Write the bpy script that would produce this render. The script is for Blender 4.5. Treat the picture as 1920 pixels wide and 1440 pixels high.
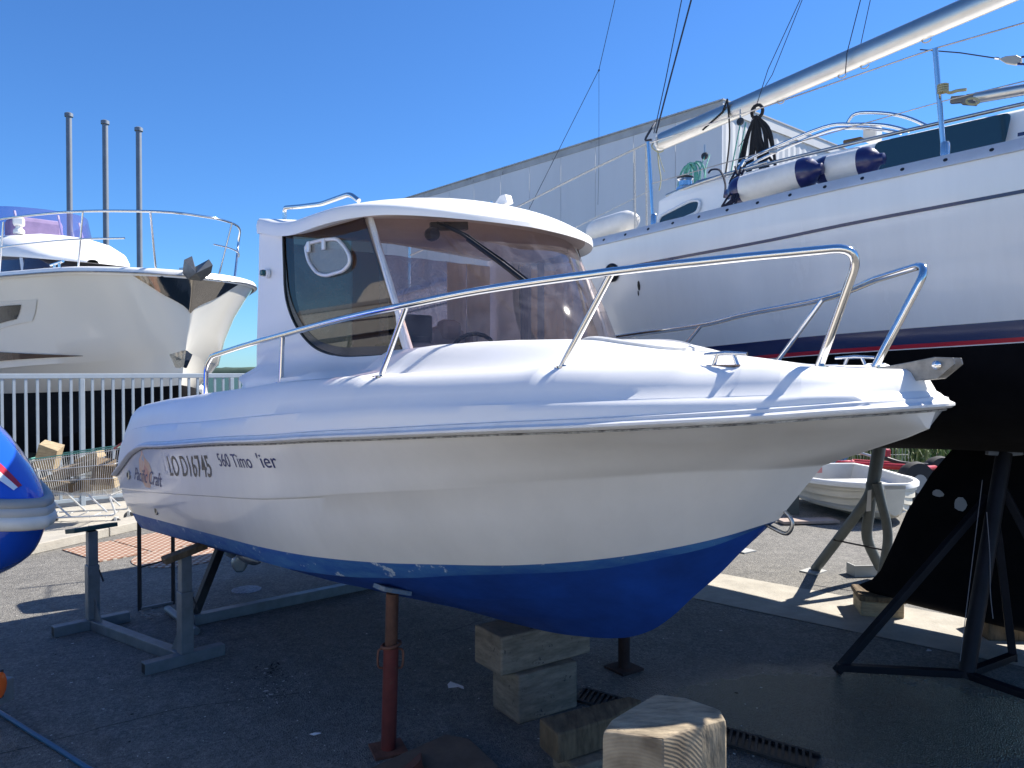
import bpy, bmesh, math, random
import numpy as np
from mathutils import Vector, Matrix
random.seed(7)
S = bpy.context.scene
for o in list(bpy.data.objects): bpy.data.objects.remove(o)
COL = S.collection
R = math.radians

# ------------------------------------------------------------------ camera
EYE = 1.82
cam = bpy.data.cameras.new('camera'); camo = bpy.data.objects.new('camera', cam); COL.objects.link(camo)
cam.sensor_width = 36; cam.lens = 27.0; cam.clip_end = 6000; cam.clip_start = 0.05
PITCH = math.atan(22 / 1440)
camo.location = (0, 0, EYE); camo.rotation_euler = (math.pi / 2 - PITCH, 0, 0)
S.camera = camo
# ------------------------------------------------------------------ light
SUN_DIR = Vector((-1.0, -0.5, -1.05)).normalized()      # direction the light travels
world = bpy.data.worlds.new("World"); S.world = world; world.use_nodes = True
wn = world.node_tree.nodes; wl = world.node_tree.links
bg = wn['Background']; sky = wn.new('ShaderNodeTexSky'); sky.sky_type = 'NISHITA'; sky.sun_disc = False
sv = -SUN_DIR
sky.sun_elevation = math.asin(sv.z); sky.sun_rotation = math.atan2(sv.x, sv.y)
sky.altitude = 0; sky.air_density = 1.0; sky.dust_density = 0.1; sky.ozone_density = 3.2
tint = wn.new('ShaderNodeMix'); tint.data_type = 'RGBA'; tint.blend_type = 'MULTIPLY'; tint.inputs['Factor'].default_value = 1
tint.inputs['B'].default_value = (0.42, 0.75, 1.15, 1)          # the deep polarised blue of this sky
wl.new(sky.outputs[0], tint.inputs['A']); wl.new(tint.outputs['Result'], bg.inputs[0]); bg.inputs[1].default_value = 0.072
sl = bpy.data.lights.new('sun', 'SUN'); sl.energy = 4.7; sl.angle = R(0.53); sl.color = (1, 0.94, 0.85)
so = bpy.data.objects.new('sun', sl); COL.objects.link(so); so.location = (20, -5, 30)
so.rotation_euler = SUN_DIR.to_track_quat('-Z', 'Y').to_euler()
S.view_settings.view_transform = 'Standard'; S.view_settings.look = 'None'
S.view_settings.exposure = 1.15; S.view_settings.gamma = 1; S.view_settings.use_curve_mapping = False
S.render.engine = 'CYCLES'
S.cycles.max_bounces = 10; S.cycles.transparent_max_bounces = 16

# ------------------------------------------------------------------ placing: depth y, photo direction -> metres
CA, SA = math.cos(PITCH), math.sin(PITCH)
def _ray(px, py):
    x = (px - 960) / 1440; up = -(py - 720) / 1440
    return (x, CA + up * SA, up * CA - SA)
def at(px, py, Y):
    r = _ray(px, py); k = Y / r[1]; return Vector((r[0] * k, Y, r[2] * k + EYE))
def gr(px, py, z=0.0):
    r = _ray(px, py); k = (z - EYE) / r[2]; return Vector((r[0] * k, r[1] * k, z))

# ------------------------------------------------------------------ materials
MATS = {}
def mat(name, col, rough=0.5, metal=0.0, var=None, bump=None, coat=0.0, col2=None, spec=0.5, stretch=None, spots=None):
    if name in MATS: return MATS[name]
    m = bpy.data.materials.new(name); m.use_nodes = True; MATS[name] = m
    nt = m.node_tree; N = nt.nodes; L = nt.links; b = N['Principled BSDF']
    b.inputs['Base Color'].default_value = (*col, 1); b.inputs['Roughness'].default_value = rough
    b.inputs['Metallic'].default_value = metal; b.inputs['Coat Weight'].default_value = coat
    b.inputs['Coat Roughness'].default_value = 0.06
    b.inputs['Specular IOR Level'].default_value = spec
    tc = N.new('ShaderNodeTexCoord'); src = tc.outputs['Object']
    if stretch:
        mp = N.new('ShaderNodeMapping'); mp.inputs['Scale'].default_value = stretch
        L.new(src, mp.inputs[0]); src = mp.outputs[0]
    last = None
    if var:
        sc, amt = var
        n = N.new('ShaderNodeTexNoise'); n.inputs['Scale'].default_value = sc; n.inputs['Detail'].default_value = 8
        n.inputs['Roughness'].default_value = 0.65; L.new(src, n.inputs['Vector'])
        cr = N.new('ShaderNodeValToRGB'); L.new(n.outputs['Fac'], cr.inputs[0])
        c2 = col2 if col2 else tuple(c * (1 - amt) for c in col)
        cr.color_ramp.elements[0].position = 0.35; cr.color_ramp.elements[1].position = 0.68
        cr.color_ramp.elements[0].color = (*c2, 1); cr.color_ramp.elements[1].color = (*col, 1)
        last = cr.outputs[0]
        mr = N.new('ShaderNodeMapRange'); L.new(n.outputs['Fac'], mr.inputs[0])
        mr.inputs[3].default_value = min(1, rough * 1.25); mr.inputs[4].default_value = rough * 0.85
        L.new(mr.outputs[0], b.inputs['Roughness'])
    if spots:                                  # flaking / dirt spots: scale, threshold, colour
        sc, th, sc_col = spots
        n2 = N.new('ShaderNodeTexNoise'); n2.inputs['Scale'].default_value = sc; n2.inputs['Detail'].default_value = 10
        n2.inputs['Roughness'].default_value = 0.75; L.new(tc.outputs['Object'], n2.inputs['Vector'])
        r2 = N.new('ShaderNodeValToRGB'); r2.color_ramp.elements[0].position = th; r2.color_ramp.elements[1].position = th + 0.03
        L.new(n2.outputs['Fac'], r2.inputs[0])
        mx = N.new('ShaderNodeMix'); mx.data_type = 'RGBA'
        L.new(r2.outputs[0], mx.inputs['Factor'])
        if last: L.new(last, mx.inputs['A'])
        else: mx.inputs['A'].default_value = (*col, 1)
        mx.inputs['B'].default_value = (*sc_col, 1); last = mx.outputs['Result']
    if last: L.new(last, b.inputs['Base Color'])
    if bump:
        bs, st = bump
        nb = N.new('ShaderNodeTexNoise'); nb.inputs['Scale'].default_value = bs; nb.inputs['Detail'].default_value = 6
        L.new(src, nb.inputs['Vector'])
        bn = N.new('ShaderNodeBump'); bn.inputs['Strength'].default_value = st; bn.inputs['Distance'].default_value = 0.01
        L.new(nb.outputs['Fac'], bn.inputs['Height']); L.new(bn.outputs[0], b.inputs['Normal'])
    return m
def glass(name, tint, refl=1.45, rough=0.02, milky=0.0, mcol=(0.6, 0.6, 0.7), scratch=False):
    if name in MATS: return MATS[name]
    m = bpy.data.materials.new(name); m.use_nodes = True; MATS[name] = m
    nt = m.node_tree; N = nt.nodes; L = nt.links; N.remove(N['Principled BSDF'])
    out = N['Material Output']; t = N.new('ShaderNodeBsdfTransparent'); t.inputs[0].default_value = (*tint, 1)
    g = N.new('ShaderNodeBsdfGlossy'); g.inputs['Roughness'].default_value = rough
    lw = N.new('ShaderNodeLayerWeight'); lw.inputs[0].default_value = 0.5
    pw = N.new('ShaderNodeMath'); pw.operation = 'POWER'; L.new(lw.outputs['Facing'], pw.inputs[0]); pw.inputs[1].default_value = 4.0
    f = N.new('ShaderNodeMath'); f.operation = 'MULTIPLY_ADD'; L.new(pw.outputs[0], f.inputs[0]); f.inputs[1].default_value = 0.8; f.inputs[2].default_value = 0.045 * refl / 1.45
    base = t.outputs[0]
    if milky > 0:
        d = N.new('ShaderNodeBsdfDiffuse'); d.inputs[0].default_value = (*mcol, 1)
        mm = N.new('ShaderNodeMixShader'); mm.inputs[0].default_value = milky
        if scratch:
            tc = N.new('ShaderNodeTexCoord'); n = N.new('ShaderNodeTexNoise'); n.inputs['Scale'].default_value = 5
            n.inputs['Detail'].default_value = 12; n.inputs['Roughness'].default_value = 0.8; n.inputs['Distortion'].default_value = 1.5
            L.new(tc.outputs['Object'], n.inputs['Vector']); mr = N.new('ShaderNodeMapRange')
            mr.inputs[1].default_value = 0.42; mr.inputs[2].default_value = 0.75
            mr.inputs[3].default_value = milky * 0.5; mr.inputs[4].default_value = milky * 2.6
            L.new(n.outputs['Fac'], mr.inputs[0]); L.new(mr.outputs[0], mm.inputs[0])
        L.new(t.outputs[0], mm.inputs[1]); L.new(d.outputs[0], mm.inputs[2]); base = mm.outputs[0]
    mx = N.new('ShaderNodeMixShader'); L.new(f.outputs[0], mx.inputs[0]); L.new(base, mx.inputs[1]); L.new(g.outputs[0], mx.inputs[2])
    L.new(mx.outputs[0], out.inputs[0]); return m

GEL = mat('gelcoat', (0.86, 0.85, 0.82), 0.42, coat=0.0, var=(1.3, 0.05), bump=(1.1, 0.02))
GELH = mat('hull gelcoat', (0.86, 0.835, 0.785), 0.2, coat=0.4, var=(2.2, 0.10), stretch=(1, 1, .35), bump=(0.9, 0.02))
GELM = mat('satin deck gelcoat', (0.82, 0.815, 0.80), 0.38, coat=0.15, var=(2.5, 0.05), bump=(300, 0.03))
RUBW = mat('white rubbing strake', (0.78, 0.78, 0.77), 0.4, var=(9, 0.12))
ANTIF = mat('blue antifouling', (0.010, 0.075, 0.40), 0.55, var=(3.5, 0.35), bump=(30, 0.12), spots=(19, 0.69, (0.10, 0.22, 0.45)))
ANTIW = mat('worn blue antifouling band', (0.06, 0.19, 0.40), 0.5, var=(7, 0.35), col2=(0.022, 0.10, 0.36), spots=(11, 0.60, (0.45, 0.52, 0.6)), bump=(40, 0.15), stretch=(1, 1, 3))
STEEL = mat('polished stainless', (0.72, 0.71, 0.69), 0.12, 1.0)
STEELD = mat('brushed stainless', (0.5, 0.49, 0.47), 0.3, 1.0, var=(20, 0.25))
ALU = mat('anodised aluminium', (0.62, 0.60, 0.55), 0.38, 1.0, var=(6, 0.1))
ALUW = mat('painted aluminium frame', (0.72, 0.73, 0.75), 0.35, 0.3, var=(20, 0.12))
BLACK = mat('black plastic', (0.012, 0.012, 0.014), 0.4, var=(15, 0.3))
BLACKR = mat('black rope', (0.012, 0.012, 0.014), 0.9, bump=(200, 0.5))
NAVY = mat('navy paint', (0.008, 0.02, 0.085), 0.25, coat=0.3)
REDP = mat('red stripe paint', (0.45, 0.008, 0.03), 0.3)
BLKAF = mat('black antifouling', (0.005, 0.005, 0.007), 0.9, spec=.15, var=(4, 0.4), spots=(5, 0.70, (0.03, 0.035, 0.03)), bump=(20, 0.2))
WOODG = mat('weathered timber', (0.30, 0.24, 0.17), 0.85, var=(9, 0.55), bump=(14, 0.6), stretch=(1, 1, 5), spots=(16, 0.62, (0.08, 0.06, 0.045)))
WOODP = mat('pale new timber', (0.46, 0.36, 0.22), 0.8, var=(12, 0.4), bump=(20, 0.4), stretch=(1, 1, 6))
WOODD = mat('dark weathered timber', (0.20, 0.14, 0.08), 0.9, var=(8, 0.6), bump=(14, 0.8), stretch=(4, 1, 1))
GALV = mat('galvanised steel', (0.25, 0.28, 0.31), 0.5, 0.6, var=(9, 0.25), spots=(30, 0.68, (0.14, 0.11, 0.09)))
TEAL = mat('dark teal rubber pad', (0.02, 0.085, 0.085), 0.6, var=(14, 0.4))
REDJ = mat('red oxide jack paint', (0.17, 0.028, 0.022), 0.6, var=(10, 0.4), spots=(14, 0.6, (0.10, 0.05, 0.03)))
FENCE = mat('grey painted fence steel', (0.34, 0.40, 0.46), 0.45, 0.2, var=(5, 0.15))
NAVYF = mat('navy fender plastic', (0.012, 0.014, 0.085), 0.3, coat=0.3)
FENDW = mat('white fender vinyl', (0.76, 0.745, 0.70), 0.35, var=(5, 0.18), bump=(8, 0.1))
ROPEW = mat('white rope', (0.72, 0.71, 0.66), 0.85, var=(160, 0.5), bump=(200, 0.6))
ROPEG = mat('green rope', (0.13, 0.42, 0.34), 0.85, var=(90, 0.5))
CONC = mat('pale concrete', (0.44, 0.41, 0.35), 0.85, var=(5, 0.25), bump=(70, 0.4), spots=(60, 0.66, (0.24, 0.22, 0.19)))
RUST = mat('rusty iron', (0.22, 0.09, 0.055), 0.8, var=(12, 0.5), bump=(50, 0.4))
CLADD = mat('grey blue cladding', (0.68, 0.69, 0.70), 0.5, var=(0.6, 0.1), spots=None, stretch=(1, 1, .15))
CLADW = mat('pale cladding', (0.66, 0.66, 0.64), 0.5, var=(1.5, 0.12), stretch=(1, 1, .1))
CLADT = mat('stained parapet metal', (0.45, 0.46, 0.46), 0.6, var=(2, 0.25), spots=(2.2, 0.6, (0.2, 0.2, 0.19)))
DINGW = mat('cream dinghy plastic', (0.68, 0.64, 0.53), 0.5, var=(3, 0.16), spots=(7, 0.66, (0.42, 0.38, 0.28)))
REDT = mat('red trailer paint', (0.42, 0.015, 0.03), 0.4, var=(8, 0.3))
TYRE = mat('tyre rubber', (0.02, 0.02, 0.021), 0.8)
GREYU = mat('grey upholstery', (0.50, 0.40, 0.37), 0.6, var=(8, 0.15))
DARKP = mat('dark primer steel', (0.022, 0.022, 0.028), 0.55, var=(10, 0.4))

# ------------------------------------------------------------------ object helpers
def tag(o, label=None, cat=None, group=None, kind=None):
    if label: o['label'] = label
    if cat: o['category'] = cat
    if group: o['group'] = group
    if kind: o['kind'] = kind
    return o
ORG = {}
def thing(name, label, cat, loc, group=None):
    o = bpy.data.objects.new(name, None); COL.objects.link(o); o.location = loc; o.empty_display_size = 0.1
    ORG[o.name] = Vector(loc); return tag(o, label, cat, group)
class MB:
    def __init__(s): s.v = []; s.f = []; s.mi = []
    def add(s, vs, fs, mi=0):
        n = len(s.v); s.v += [Vector(q) for q in vs]; s.f += [tuple(i + n for i in f) for f in fs]; s.mi += [mi] * len(fs); return s
    def box(s, c, size, rz=0, rot=None, mi=0, jit=0):
        m = rot if rot is not None else Matrix.Rotation(rz, 3, 'Z')
        c = Vector(c); h = [d / 2 for d in size]; vs = []
        for x in (-1, 1):
            for y in (-1, 1):
                for z in (-1, 1):
                    j = Vector((random.uniform(-jit, jit), random.uniform(-jit, jit), random.uniform(-jit, jit)))
                    vs.append(c + m @ Vector((x * h[0], y * h[1], z * h[2])) + j)
        return s.add(vs, [(0, 1, 3, 2), (4, 6, 7, 5), (0, 4, 5, 1), (2, 3, 7, 6), (0, 2, 6, 4), (1, 5, 7, 3)], mi)
    def beam(s, a, b, w, h, up=(0, 0, 1), mi=0):
        a = Vector(a); b = Vector(b); d = b - a; L = d.length; d.normalize()
        sd = d.cross(Vector(up))
        if sd.length < 1e-4: sd = d.cross(Vector((1, 0, 0)))
        sd.normalize(); u = sd.cross(d)
        m = Matrix((d, sd, u)).transposed()
        return s.box((a + b) / 2, (L, w, h), rot=m, mi=mi)
    def tube(s, pts, r, n=10, mi=0, cap=True):
        pts = [Vector(p) for p in pts]; N = len(pts)
        rr = r if isinstance(r, (list, tuple)) else [r] * N
        t0 = (pts[1] - pts[0]).normalized(); a = t0.cross(Vector((0, 0, 1)))
        if a.length < .05: a = t0.cross(Vector((1, 0, 0)))
        a.normalize(); vs = []
        for i in range(N):
            t = (pts[min(i + 1, N - 1)] - pts[max(i - 1, 0)]).normalized()
            a = (a - t * a.dot(t)).normalized(); b = t.cross(a)
            for k in range(n):
                th = 2 * math.pi * k / n; vs.append(pts[i] + (a * math.cos(th) + b * math.sin(th)) * rr[i])
        fs = [(i * n + k, i * n + (k + 1) % n, (i + 1) * n + (k + 1) % n, (i + 1) * n + k) for i in range(N - 1) for k in range(n)]
        if cap: fs += [tuple(range(n - 1, -1, -1)), tuple((N - 1) * n + k for k in range(n))]
        return s.add(vs, fs, mi)
    def grid(s, rows, mi=0, closed=False):
        n = len(rows[0]); vs = [p for r_ in rows for p in r_]
        fs = []
        for i in range(len(rows) - 1):
            for j in range(n - 1 + (1 if closed else 0)):
                k = (j + 1) % n
                fs.append((i * n + j, i * n + k, (i + 1) * n + k, (i + 1) * n + j))
        return s.add(vs, fs, mi)
    def lathe(s, prof, c, axis=(0, 0, 1), n=20, mi=0):
        ax = Vector(axis).normalized(); a = ax.orthogonal().normalized(); b = ax.cross(a); c = Vector(c); vs = []
        for (r, z) in prof:
            for k in range(n):
                th = 2 * math.pi * k / n; vs.append(c + ax * z + (a * math.cos(th) + b * math.sin(th)) * r)
        m = len(prof); fs = [(i * n + k, i * n + (k + 1) % n, (i + 1) * n + (k + 1) % n, (i + 1) * n + k) for i in range(m - 1) for k in range(n)]
        fs += [tuple(range(n - 1, -1, -1)), tuple((m - 1) * n + k for k in range(n))]
        return s.add(vs, fs, mi)
    def prism(s, poly, z0, z1, mi=0):                         # poly: list of Vector at base; extruded by vector z1
        n = len(poly); vs = [Vector(p) for p in poly] + [Vector(p) + Vector(z1) for p in poly]
        fs = [tuple(range(n - 1, -1, -1)), tuple(range(n, 2 * n))] + [(i, (i + 1) % n, n + (i + 1) % n, n + i) for i in range(n)]
        return s.add(vs, fs, mi)
    def build(s, name, m, parent=None, smooth=None, bevel=0, subs=0, weld=False, label=None):
        org = Vector((0, 0, 0))
        if parent is not None: org = ORG[parent.name]
        else: org = Vector((0, 0, 0))
        me = bpy.data.meshes.new(name); me.from_pydata([v - org for v in s.v], [], s.f)
        for mm in (m if isinstance(m, (list, tuple)) else [m]): me.materials.append(mm)
        for p, i in zip(me.polygons, s.mi): p.material_index = i
        bm = bmesh.new(); bm.from_mesh(me)
        bmesh.ops.remove_doubles(bm, verts=bm.verts, dist=1e-5 if not weld else 1e-4)
        bmesh.ops.recalc_face_normals(bm, faces=bm.faces); bm.to_mesh(me); bm.free()
        if smooth:
            for p in me.polygons: p.use_smooth = True
            me.set_sharp_from_angle(angle=R(smooth))
        o = bpy.data.objects.new(name, me); COL.objects.link(o)
        if parent is not None: o.parent = parent
        ORG[o.name] = org
        if bevel:
            b = o.modifiers.new('bevel', 'BEVEL'); b.width = bevel; b.segments = 2; b.limit_method = 'ANGLE'; b.angle_limit = R(40)
        if subs:
            b = o.modifiers.new('sub', 'SUBSURF'); b.levels = subs; b.render_levels = subs
        if label: o['label'] = label
        return o
def top(o, label, cat, group=None, kind=None):
    """give a single mesh thing its own origin at its base"""
    me = o.data; vs = [v.co for v in me.vertices]
    c = Vector((sum(v.x for v in vs) / len(vs), sum(v.y for v in vs) / len(vs), min(v.z for v in vs)))
    me.transform(Matrix.Translation(-c)); o.location = c
    return tag(o, label, cat, group, kind)
def struct(o): o['kind'] = 'structure'; return o
def arc(pts, n=8, closed=False):                               # Catmull-Rom smoothing
    P = [Vector(p) for p in pts]; out = []
    m = len(P)
    for i in range(m - 1):
        p0 = P[max(i - 1, 0)]; p1 = P[i]; p2 = P[i + 1]; p3 = P[min(i + 2, m - 1)]
        for k in range(n):
            t = k / n
            out.append(0.5 * ((2 * p1) + (p2 - p0) * t + (2 * p0 - 5 * p1 + 4 * p2 - p3) * t * t + (3 * p1 - p0 - 3 * p2 + p3) * t ** 3))
    out.append(P[-1]); return out
def fillet(pts, r=0.05, n=5):
    P = [Vector(p) for p in pts]; out = [P[0]]
    for i in range(1, len(P) - 1):
        a = (P[i - 1] - P[i]); b = (P[i + 1] - P[i]); d = min(r, a.length * .45, b.length * .45)
        A = P[i] + a.normalized() * d; B = P[i] + b.normalized() * d
        for k in range(n + 1):
            t = k / n; out.append(A * (1 - t) ** 2 + P[i] * 2 * t * (1 - t) + B * t * t)
    out.append(P[-1]); return out
def pchip(tab):
    x = np.array([t[0] for t in tab], float); Y = np.array([t[1:] for t in tab], float)
    h = np.diff(x); dl = np.diff(Y, axis=0) / h[:, None]; d = np.zeros_like(Y)
    for i in range(1, len(x) - 1):
        for j in range(Y.shape[1]):
            a, b = dl[i - 1, j], dl[i, j]
            if a * b > 0:
                w1 = 2 * h[i] + h[i - 1]; w2 = h[i] + 2 * h[i - 1]; d[i, j] = (w1 + w2) / (w1 / a + w2 / b)
    d[0] = dl[0]; d[-1] = dl[-1]
    def f(u):
        u = min(max(u, x[0]), x[-1]); i = min(int(np.searchsorted(x, u, side='right')) - 1, len(x) - 2); i = max(i, 0)
        t = (u - x[i]) / h[i]
        return ((1 + 2 * t) * (1 - t) ** 2 * Y[i] + t * (1 - t) ** 2 * h[i] * d[i] + t * t * (3 - 2 * t) * Y[i + 1] + t * t * (t - 1) * h[i] * d[i + 1])
    f.x0 = x[0]; f.x1 = x[-1]; return f

# ================================================================== SETTING
def ground_mat():
    m = bpy.data.materials.new('yard asphalt'); m.use_nodes = True; nt = m.node_tree; N = nt.nodes; L = nt.links
    b = N['Principled BSDF']; tc = N.new('ShaderNodeTexCoord'); P = tc.outputs['Object']
    def noise(sc, det=8, rough=.6, dist=0):
        n = N.new('ShaderNodeTexNoise'); n.inputs['Scale'].default_value = sc; n.inputs['Detail'].default_value = det
        n.inputs['Roughness'].default_value = rough; n.inputs['Distortion'].default_value = dist; L.new(P, n.inputs['Vector']); return n.outputs['Fac']
    def ramp(x, a, b_, ca, cb):
        r = N.new('ShaderNodeValToRGB'); r.color_ramp.elements[0].position = a; r.color_ramp.elements[1].position = b_
        r.color_ramp.elements[0].color = (*ca, 1); r.color_ramp.elements[1].color = (*cb, 1); L.new(x, r.inputs[0]); return r.outputs[0]
    def mix(f, A, B, t='MIX'):
        x = N.new('ShaderNodeMix'); x.data_type = 'RGBA'; x.blend_type = t
        if isinstance(f, float): x.inputs['Factor'].default_value = f
        else: L.new(f, x.inputs['Factor'])
        for k, s_ in (('A', A), ('B', B)):
            if isinstance(s_, tuple): x.inputs[k].default_value = (*s_, 1)
            else: L.new(s_, x.inputs[k])
        return x.outputs['Result']
    big = ramp(noise(.55, 5), .3, .7, (0.16, 0.157, 0.15), (0.225, 0.22, 0.208))
    mid = ramp(noise(6, 12, .8), .3, .7, (.60, .60, .60), (1.18, 1.17, 1.15))
    c = mix(1.0, big, mid, 'MULTIPLY')
    vor = N.new('ShaderNodeTexVoronoi'); vor.inputs['Scale'].default_value = 120; L.new(P, vor.inputs['Vector'])
    agg = ramp(vor.outputs['Color'], .1, .9, (.55, .55, .55), (1.35, 1.33, 1.3))
    c = mix(.75, c, mix(1.0, c, agg, 'MULTIPLY'))
    v2 = N.new('ShaderNodeTexVoronoi'); v2.inputs['Scale'].default_value = 55; L.new(P, v2.inputs['Vector'])
    c = mix(.5, c, mix(1.0, c, ramp(v2.outputs['Color'], .05, .95, (.45, .45, .46), (1.5, 1.48, 1.42)), 'MULTIPLY'))
    pale = ramp(noise(38, 6, .85), .66, .70, (0, 0, 0), (1, 1, 1)); c = mix(mix(1.0, pale, (.5, .5, .5), 'MULTIPLY'), c, (0.42, 0.41, 0.38))
    dark = ramp(noise(17, 8, .85, .4), .655, .69, (0, 0, 0), (1, 1, 1)); c = mix(mix(1.0, dark, (.6, .6, .6), 'MULTIPLY'), c, (0.06, 0.06, 0.06))
    oil = ramp(noise(2.3, 8, .7, .6), .60, .68, (0, 0, 0), (1, 1, 1))
    c = mix(mix(1.0, oil, (.55, .55, .55), 'MULTIPLY'), c, (0.07, 0.068, 0.065))
    # damp patch beside the drain (a stain on the ground, fixed in place)
    mp = N.new('ShaderNodeMapping'); mp.vector_type = 'POINT'; L.new(P, mp.inputs[0])
    mp.inputs['Location'].default_value = (-1.85 / 1.35, -4.05 / 0.75, 0); mp.inputs['Scale'].default_value = (1 / 1.35, 1 / 0.75, 0)
    ln = N.new('ShaderNodeVectorMath'); ln.operation = 'LENGTH'; L.new(mp.outputs[0], ln.inputs[0])
    ad = N.new('ShaderNodeMath'); ad.operation = 'MULTIPLY_ADD'; L.new(noise(2.2, 6), ad.inputs[0]); ad.inputs[1].default_value = 1.1; L.new(ln.outputs['Value'], ad.inputs[2])
    wet = ramp(ad.outputs[0], 1.18, 1.3, (1, 1, 1), (0, 0, 0)); 
    wr = N.new('ShaderNodeMapRange'); L.new(ad.outputs[0], wr.inputs[0]); wr.inputs[1].default_value = 1.25; wr.inputs[2].default_value = 1.75; wr.inputs[3].default_value = 1; wr.inputs[4].default_value = 0
    c = mix(wr.outputs[0], c, mix(1.0, c, (.42, .42, .44), 'MULTIPLY'))
    L.new(c, b.inputs['Base Color'])
    rr = N.new('ShaderNodeMapRange'); L.new(wr.outputs[0], rr.inputs[0]); rr.inputs[3].default_value = .82; rr.inputs[4].default_value = .2
    L.new(rr.outputs[0], b.inputs['Roughness'])
    bn = N.new('ShaderNodeBump'); bn.inputs['Distance'].default_value = .03; L.new(vor.outputs['Distance'], bn.inputs['Height'])
    bs = N.new('ShaderNodeMapRange'); L.new(wr.outputs[0], bs.inputs[0]); bs.inputs[3].default_value = .45; bs.inputs[4].default_value = 1.0
    L.new(bs.outputs[0], bn.inputs['Strength'])
    L.new(bn.outputs[0], b.inputs['Normal']); return m
GROUND = ground_mat()
g = MB()
g.add([(-60, -40, 0), (60, -40, 0), (60, 44, 0), (-60, 44, 0), (-60, 44, -4), (60, 44, -4)], [(0, 1, 2, 3), (3, 2, 5, 4)])
struct(g.build('ground', GROUND))
wm = bpy.data.materials.new('sea water'); wm.use_nodes = True
b = wm.node_tree.nodes['Principled BSDF']; b.inputs['Base Color'].default_value = (0.035, 0.075, 0.06, 1); b.inputs['Roughness'].default_value = .55; b.inputs['Specular IOR Level'].default_value = .15
nz = wm.node_tree.nodes.new('ShaderNodeTexNoise'); nz.inputs['Scale'].default_value = .8; nz.inputs['Detail'].default_value = 6
tcw = wm.node_tree.nodes.new('ShaderNodeTexCoord'); wm.node_tree.links.new(tcw.outputs['Object'], nz.inputs['Vector'])
bp = wm.node_tree.nodes.new('ShaderNodeBump'); bp.inputs['Strength'].default_value = 1; bp.inputs['Distance'].default_value = .5
wm.node_tree.links.new(nz.outputs['Fac'], bp.inputs['Height']); wm.node_tree.links.new(bp.outputs[0], b.inputs['Normal'])
g = MB(); g.add([(-3000, 44, -2.5), (3000, 44, -2.5), (3000, 5000, -2.5), (-3000, 5000, -2.5)], [(0, 1, 2, 3)])
struct(g.build('water', wm))
g = MB(); g.add([(-3000, -3000, -4), (3000, -3000, -4), (3000, 44.5, -4), (-3000, 44.5, -4)], [(0, 1, 2, 3)])
struct(g.build('terrain', GROUND))
# far wooded shore
HILL = mat('wooded far shore', (0.075, 0.115, 0.075), 0.9, var=(.06, .5), col2=(0.035, 0.065, 0.05))
g = MB(); rows = [[], [], [], []]
for i in range(400):
    x = -1400 + i * 5.0
    hgt = 5.2 + 2.2 * math.sin(x * .013) + 1.0 * math.sin(x * .041 + 2) + random.uniform(-.6, .9)
    rows[0].append((x, 900, -2.6)); rows[1].append((x, 903, hgt * .5)); rows[2].append((x, 912 + random.uniform(-4, 4), hgt)); rows[3].append((x, 990, -2.6))
g.grid(rows); struct(g.build('hill', HILL, smooth=60))

# ================================================================== MAIN MOTORBOAT
HD = Vector((.656, -.755, 0)); PN = Vector((.755, .656, 0)); CC = 2.62; T0 = -0.93205; LL = 5.1
def mb(u, v, z):
    t = u - LL + T0; p = HD * t + PN * (CC + v); return Vector((p.x, p.y, z))
BO = mb(2.5, 0, 0.3)
boat = thing('motorboat', 'white cabin motorboat with blue antifouled bottom propped up in the middle of the yard', 'motorboat', BO)
K = pchip([(0, 0, .27), (1.05, 0, .349), (1.73, 0, .393), (2.24, 0, .446), (2.61, 0, .482), (2.98, 0, .507), (3.31, 0, .536), (3.54, 0, .574), (3.78, 0, .632), (3.93, 0, .702), (4.04, 0, .787), (4.15, 0, .897), (4.28, 0, 1.021), (4.36, 0, 1.109), (4.476, 0, 1.24)])
C = pchip([(-.02, .98, .672), (.78, .996, .738), (1.42, .993, .79), (1.94, .984, .819), (2.32, .953, .829), (2.7, .867, .848), (3.16, .732, .904), (3.34, .659, .936), (3.95, .375, 1.035), (4.2, .247, 1.11), (4.37, .14, 1.173), (4.48, 0, 1.245)])
W = pchip([(-.1, 1.02, .776), (1.24, 1.036, .867), (2.03, 1.023, .912), (2.53, .965, .934), (3.02, .851, .968), (3.39, .69, 1.0), (3.65, .577, 1.028), (3.85, .473, 1.059), (4.05, .373, 1.101), (4.22, .267, 1.147), (4.39, .15, 1.205), (4.53, 0, 1.27)])
M = pchip([(-.24, 1.06, .95), (.8, 1.09, 1.045), (1.78, 1.1, 1.144), (2.34, 1.088, 1.199), (2.74, 1.053, 1.25), (3.2, .986, 1.317), (3.54, .88, 1.359), (3.94, .70, 1.41), (4.1, .6, 1.43), (4.42, .36, 1.468), (4.6, .19, 1.48), (4.70, 0, 1.488)])
RB = pchip([(-.28, 1.08, 1.041), (-.09, 1.08, 1.127), (.2, 1.09, 1.242), (.57, 1.114, 1.316), (1.04, 1.14, 1.355), (2.14, 1.16, 1.457), (2.61, 1.15, 1.494), (3.09, 1.127, 1.538), (3.44, 1.078, 1.566), (4.06, .926, 1.616), (4.27, .848, 1.631), (4.53, .719, 1.652), (4.78, .545, 1.674), (4.92, .38, 1.69), (5.03, .20, 1.701), (5.075, 0, 1.706)])
UU = None
def Sline(f, s):
    u = f.x0 + (f.x1 - f.x0) * s; q = f(u); return np.array([u, q[0], q[1]])
ss = [0.5 * (1 - math.cos(math.pi * (i / 90) ** .75)) if False else 1 - (1 - i / 90) ** 1.6 for i in range(91)]
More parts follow.
